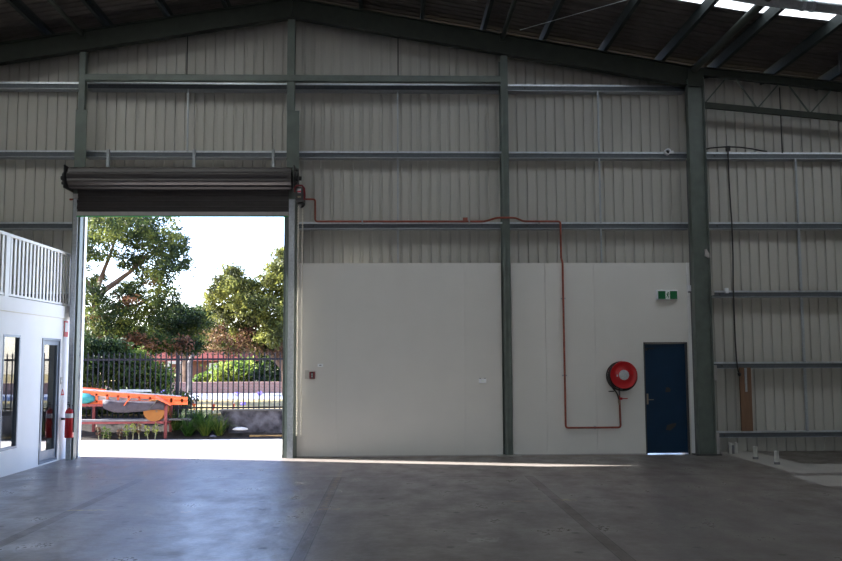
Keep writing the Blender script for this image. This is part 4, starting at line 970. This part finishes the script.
# strappy garden plants in front of the fence
def strappy(lab, x, y, Y, n, ln, lm='leaf_strap', flower=None, name='strappy_plant', w=.012):
    p = at(x, y, Y); p.z = ZG-.01 if Y > 5.3 else max(-.005, p.z); r = thing(name, lab, 'plant', (p.x, Y, p.z)); vs = []; fs = []
    for i in range(n):
        t = 2*PI*random.random(); l = ln*(.6+.6*random.random()); out = .35+.5*random.random(); bx, by = p.x+random.uniform(-.06, .06), Y+random.uniform(-.05, .05)
        px2, py2 = -math.sin(t)*w, math.cos(t)*w; k0 = len(vs)
        for j in range(5):
            s_ = j/4; rr = l*out*s_; zz = l*(s_*1.0-.65*s_*s_*out*1.4); ww = (1-s_)*1.0+.05
            cx_, cy_ = bx+math.cos(t)*rr, by+math.sin(t)*rr*.6
            vs += [(cx_-px2*ww, cy_-py2*ww, p.z+max(zz, -.02)), (cx_+px2*ww, cy_+py2*ww, p.z+max(zz, -.02))]
        for j in range(4): fs.append((k0+2*j, k0+2*j+1, k0+2*j+3, k0+2*j+2))
    part(MB().add(vs, fs), 'leaves', lm, r)
    if flower:
        for fx, fy in flower:
            q = at(fx, fy, Y+.1); part(MB().tube([(p.x, Y, p.z), q], .006, 5), 'flower_stalk', 'leaf_strap', r)
            vv = leaves([(q, .075, .075, .05)], 90, .022); o = foliage_obj('flower_head', sub(vv, (p.x, Y, p.z)), 'purple', r)
    return r
for i, (x, y, Y, n, l, fl, lab) in enumerate(((188, 436, 4.45, 200, .72, None, 'green strappy plant beside the rack end leg'), (205, 436, 4.5, 260, .92, None, 'largest green strappy plant between rack and stone wall'), (219, 436, 4.5, 190, .75, None, 'green strappy plant touching the slanted stone wall end'),
                                              (198, 425, 4.8, 150, .7, None, 'strappy plant at the fence behind the largest one'), (176, 430, 4.75, 150, .75, None, 'strappy plant behind the rack end legs'))):
    strappy(lab, x, y, Y, n, l, flower=fl)
for x, y, yb, lab in ((237, 394, 410, 'purple flowering plant beyond the fence over the stone wall'), (260, 393.5, 410, 'purple flowering plant beyond the fence nearer the door guide'), (243, 403.5, 410, 'low purple flowering plant beyond the fence'), (163, 392, 408, 'purple flower head poking above the ladders')):
    strappy(lab, x, yb, 5.5, 30, .22, flower=[(x, y)], name='flowering_plant')
# upright dry stems under the rack
for i, (x, h_) in enumerate(((99, 12), (103, 10), (109, 7), (119, 8), (127, 12), (133, 15), (139, 16), (148, 12), (155, 15))):
    p = at(x, 439, 4.12); q = at(x+random.uniform(-2, 2), 439-h_, 4.14); r = thing('dry_seedling', ['pale dry stem plant, one of those under the red rack'][0], 'plant', (p.x, p.y, 0), 'dry stems at the foot of the red rack')
    mb = MB().tube([(p.x, p.y, -.01), q], [.012, .006], 6); part(mb, 'stem', 'dry_stem', r)
    foliage_obj('leaves', sub(leaves([(p.lerp(q, .7), .07, .05, .15)], 60, .03), (p.x, p.y, 0)), 'dry_mix' if 'dry_mix' in MATS else 'leaf_bright' if i % 3 else 'leaf_rusty', r)
# stones on the bed
def rock(x, y, Y, sx, sy, sz, m, lab, name='rock'):
    p = at(x, y, Y); mb = MB(); pr_ = [(0, -.2), (.7, -.15), (1, .15), (.85, .6), (.45, .95), (0, 1)]
    mb.lathe(pr_, (0, 0, 0), n=11); mb.v = [(v[0]*sx*(1+.15*math.sin(v[1]*7)), v[1]*sy, v[2]*sz*(1+.1*math.sin(v[0]*9))) for v in mb.v]
    o = mb.build(name, m, smooth=True); o.location = p; return tag(o, lab, 'rock')
rock(240, 430, 4.45, .17, .1, .07, 'curb_stone', 'flat white stone leaning at the foot of the stone wall')
rock(213, 437, 4.2, .08, .06, .05, 'stone', 'small grey stone at the edge of the paving, beside the strappy plants')
mb = MB().box(at(250, 436, 4.5).x, at(290, 436, 4.5).x, 4.42, 4.6, -.01, .05); tag(mb.build('straw_mulch', 'straw', origin=(at(270, 436, 4.5).x, 4.5, 0)), 'ochre strip of dry straw along the foot of the stone wall', 'mulch')['kind'] = 'stuff'

# ------------------------------------------------------------------ light
W = bpy.data.worlds.new('sky'); S.world = W; W.use_nodes = True; N = W.node_tree.nodes; L = W.node_tree.links
bg = N['Background']; sk = N.new('ShaderNodeTexSky'); sk.sky_type = 'NISHITA'; sk.sun_disc = False
SD = Vector((1.82, -.47, -1)).normalized()
sk.sun_elevation = math.asin(-SD.z); sk.sun_rotation = math.atan2(-SD.x, -SD.y)
sk.air_density = 1.0; sk.dust_density = .8; sk.ozone_density = 2
tn = N.new('ShaderNodeMix'); tn.data_type = 'RGBA'; tn.blend_type = 'MULTIPLY'; tn.inputs[0].default_value = 1; tn.inputs[7].default_value = (1.0, .955, 1.10, 1)
L.new(sk.outputs[0], tn.inputs[6]); L.new(tn.outputs[2], bg.inputs[0]); bg.inputs[1].default_value = .72
sl = bpy.data.lights.new('sun', 'SUN'); sl.energy = 27; sl.angle = math.radians(.4); sl.color = (1, .97, .92)
so_ = bpy.data.objects.new('sun', sl); COL.objects.link(so_); so_.rotation_euler = SD.to_track_quat('-Z', 'Y').to_euler(); so_.location = (-20, 8, 20)
# daylight portals at the openings (they only guide sampling of the sky)
def portal_light(c, sx, sy, rot):
    l = bpy.data.lights.new('sky_portal', 'AREA'); l.shape = 'RECTANGLE'; l.size = sx; l.size_y = sy; l.cycles.is_portal = True
    o = bpy.data.objects.new('sky_portal', l); COL.objects.link(o); o.location = c; o.rotation_euler = rot
portal_light((-3.93, .46, 2.3), 3.9, 4.6, (-PI/2, 0, 0))
portal_light(((FD[0]+FD[1])/2, YF-.05, FD[2]/2), FD[1]-FD[0], FD[2], (PI/2, 0, 0))

S.view_settings.view_transform = 'Standard'; S.view_settings.look = 'None'; S.view_settings.gamma = 1; S.view_settings.use_curve_mapping = False
S.view_settings.exposure = 0.75
S.cycles.use_denoising = True
S.cycles.max_bounces = 10; S.cycles.diffuse_bounces = 7; S.cycles.glossy_bounces = 5; S.cycles.transmission_bounces = 8
S.cycles.sample_clamp_indirect = 8
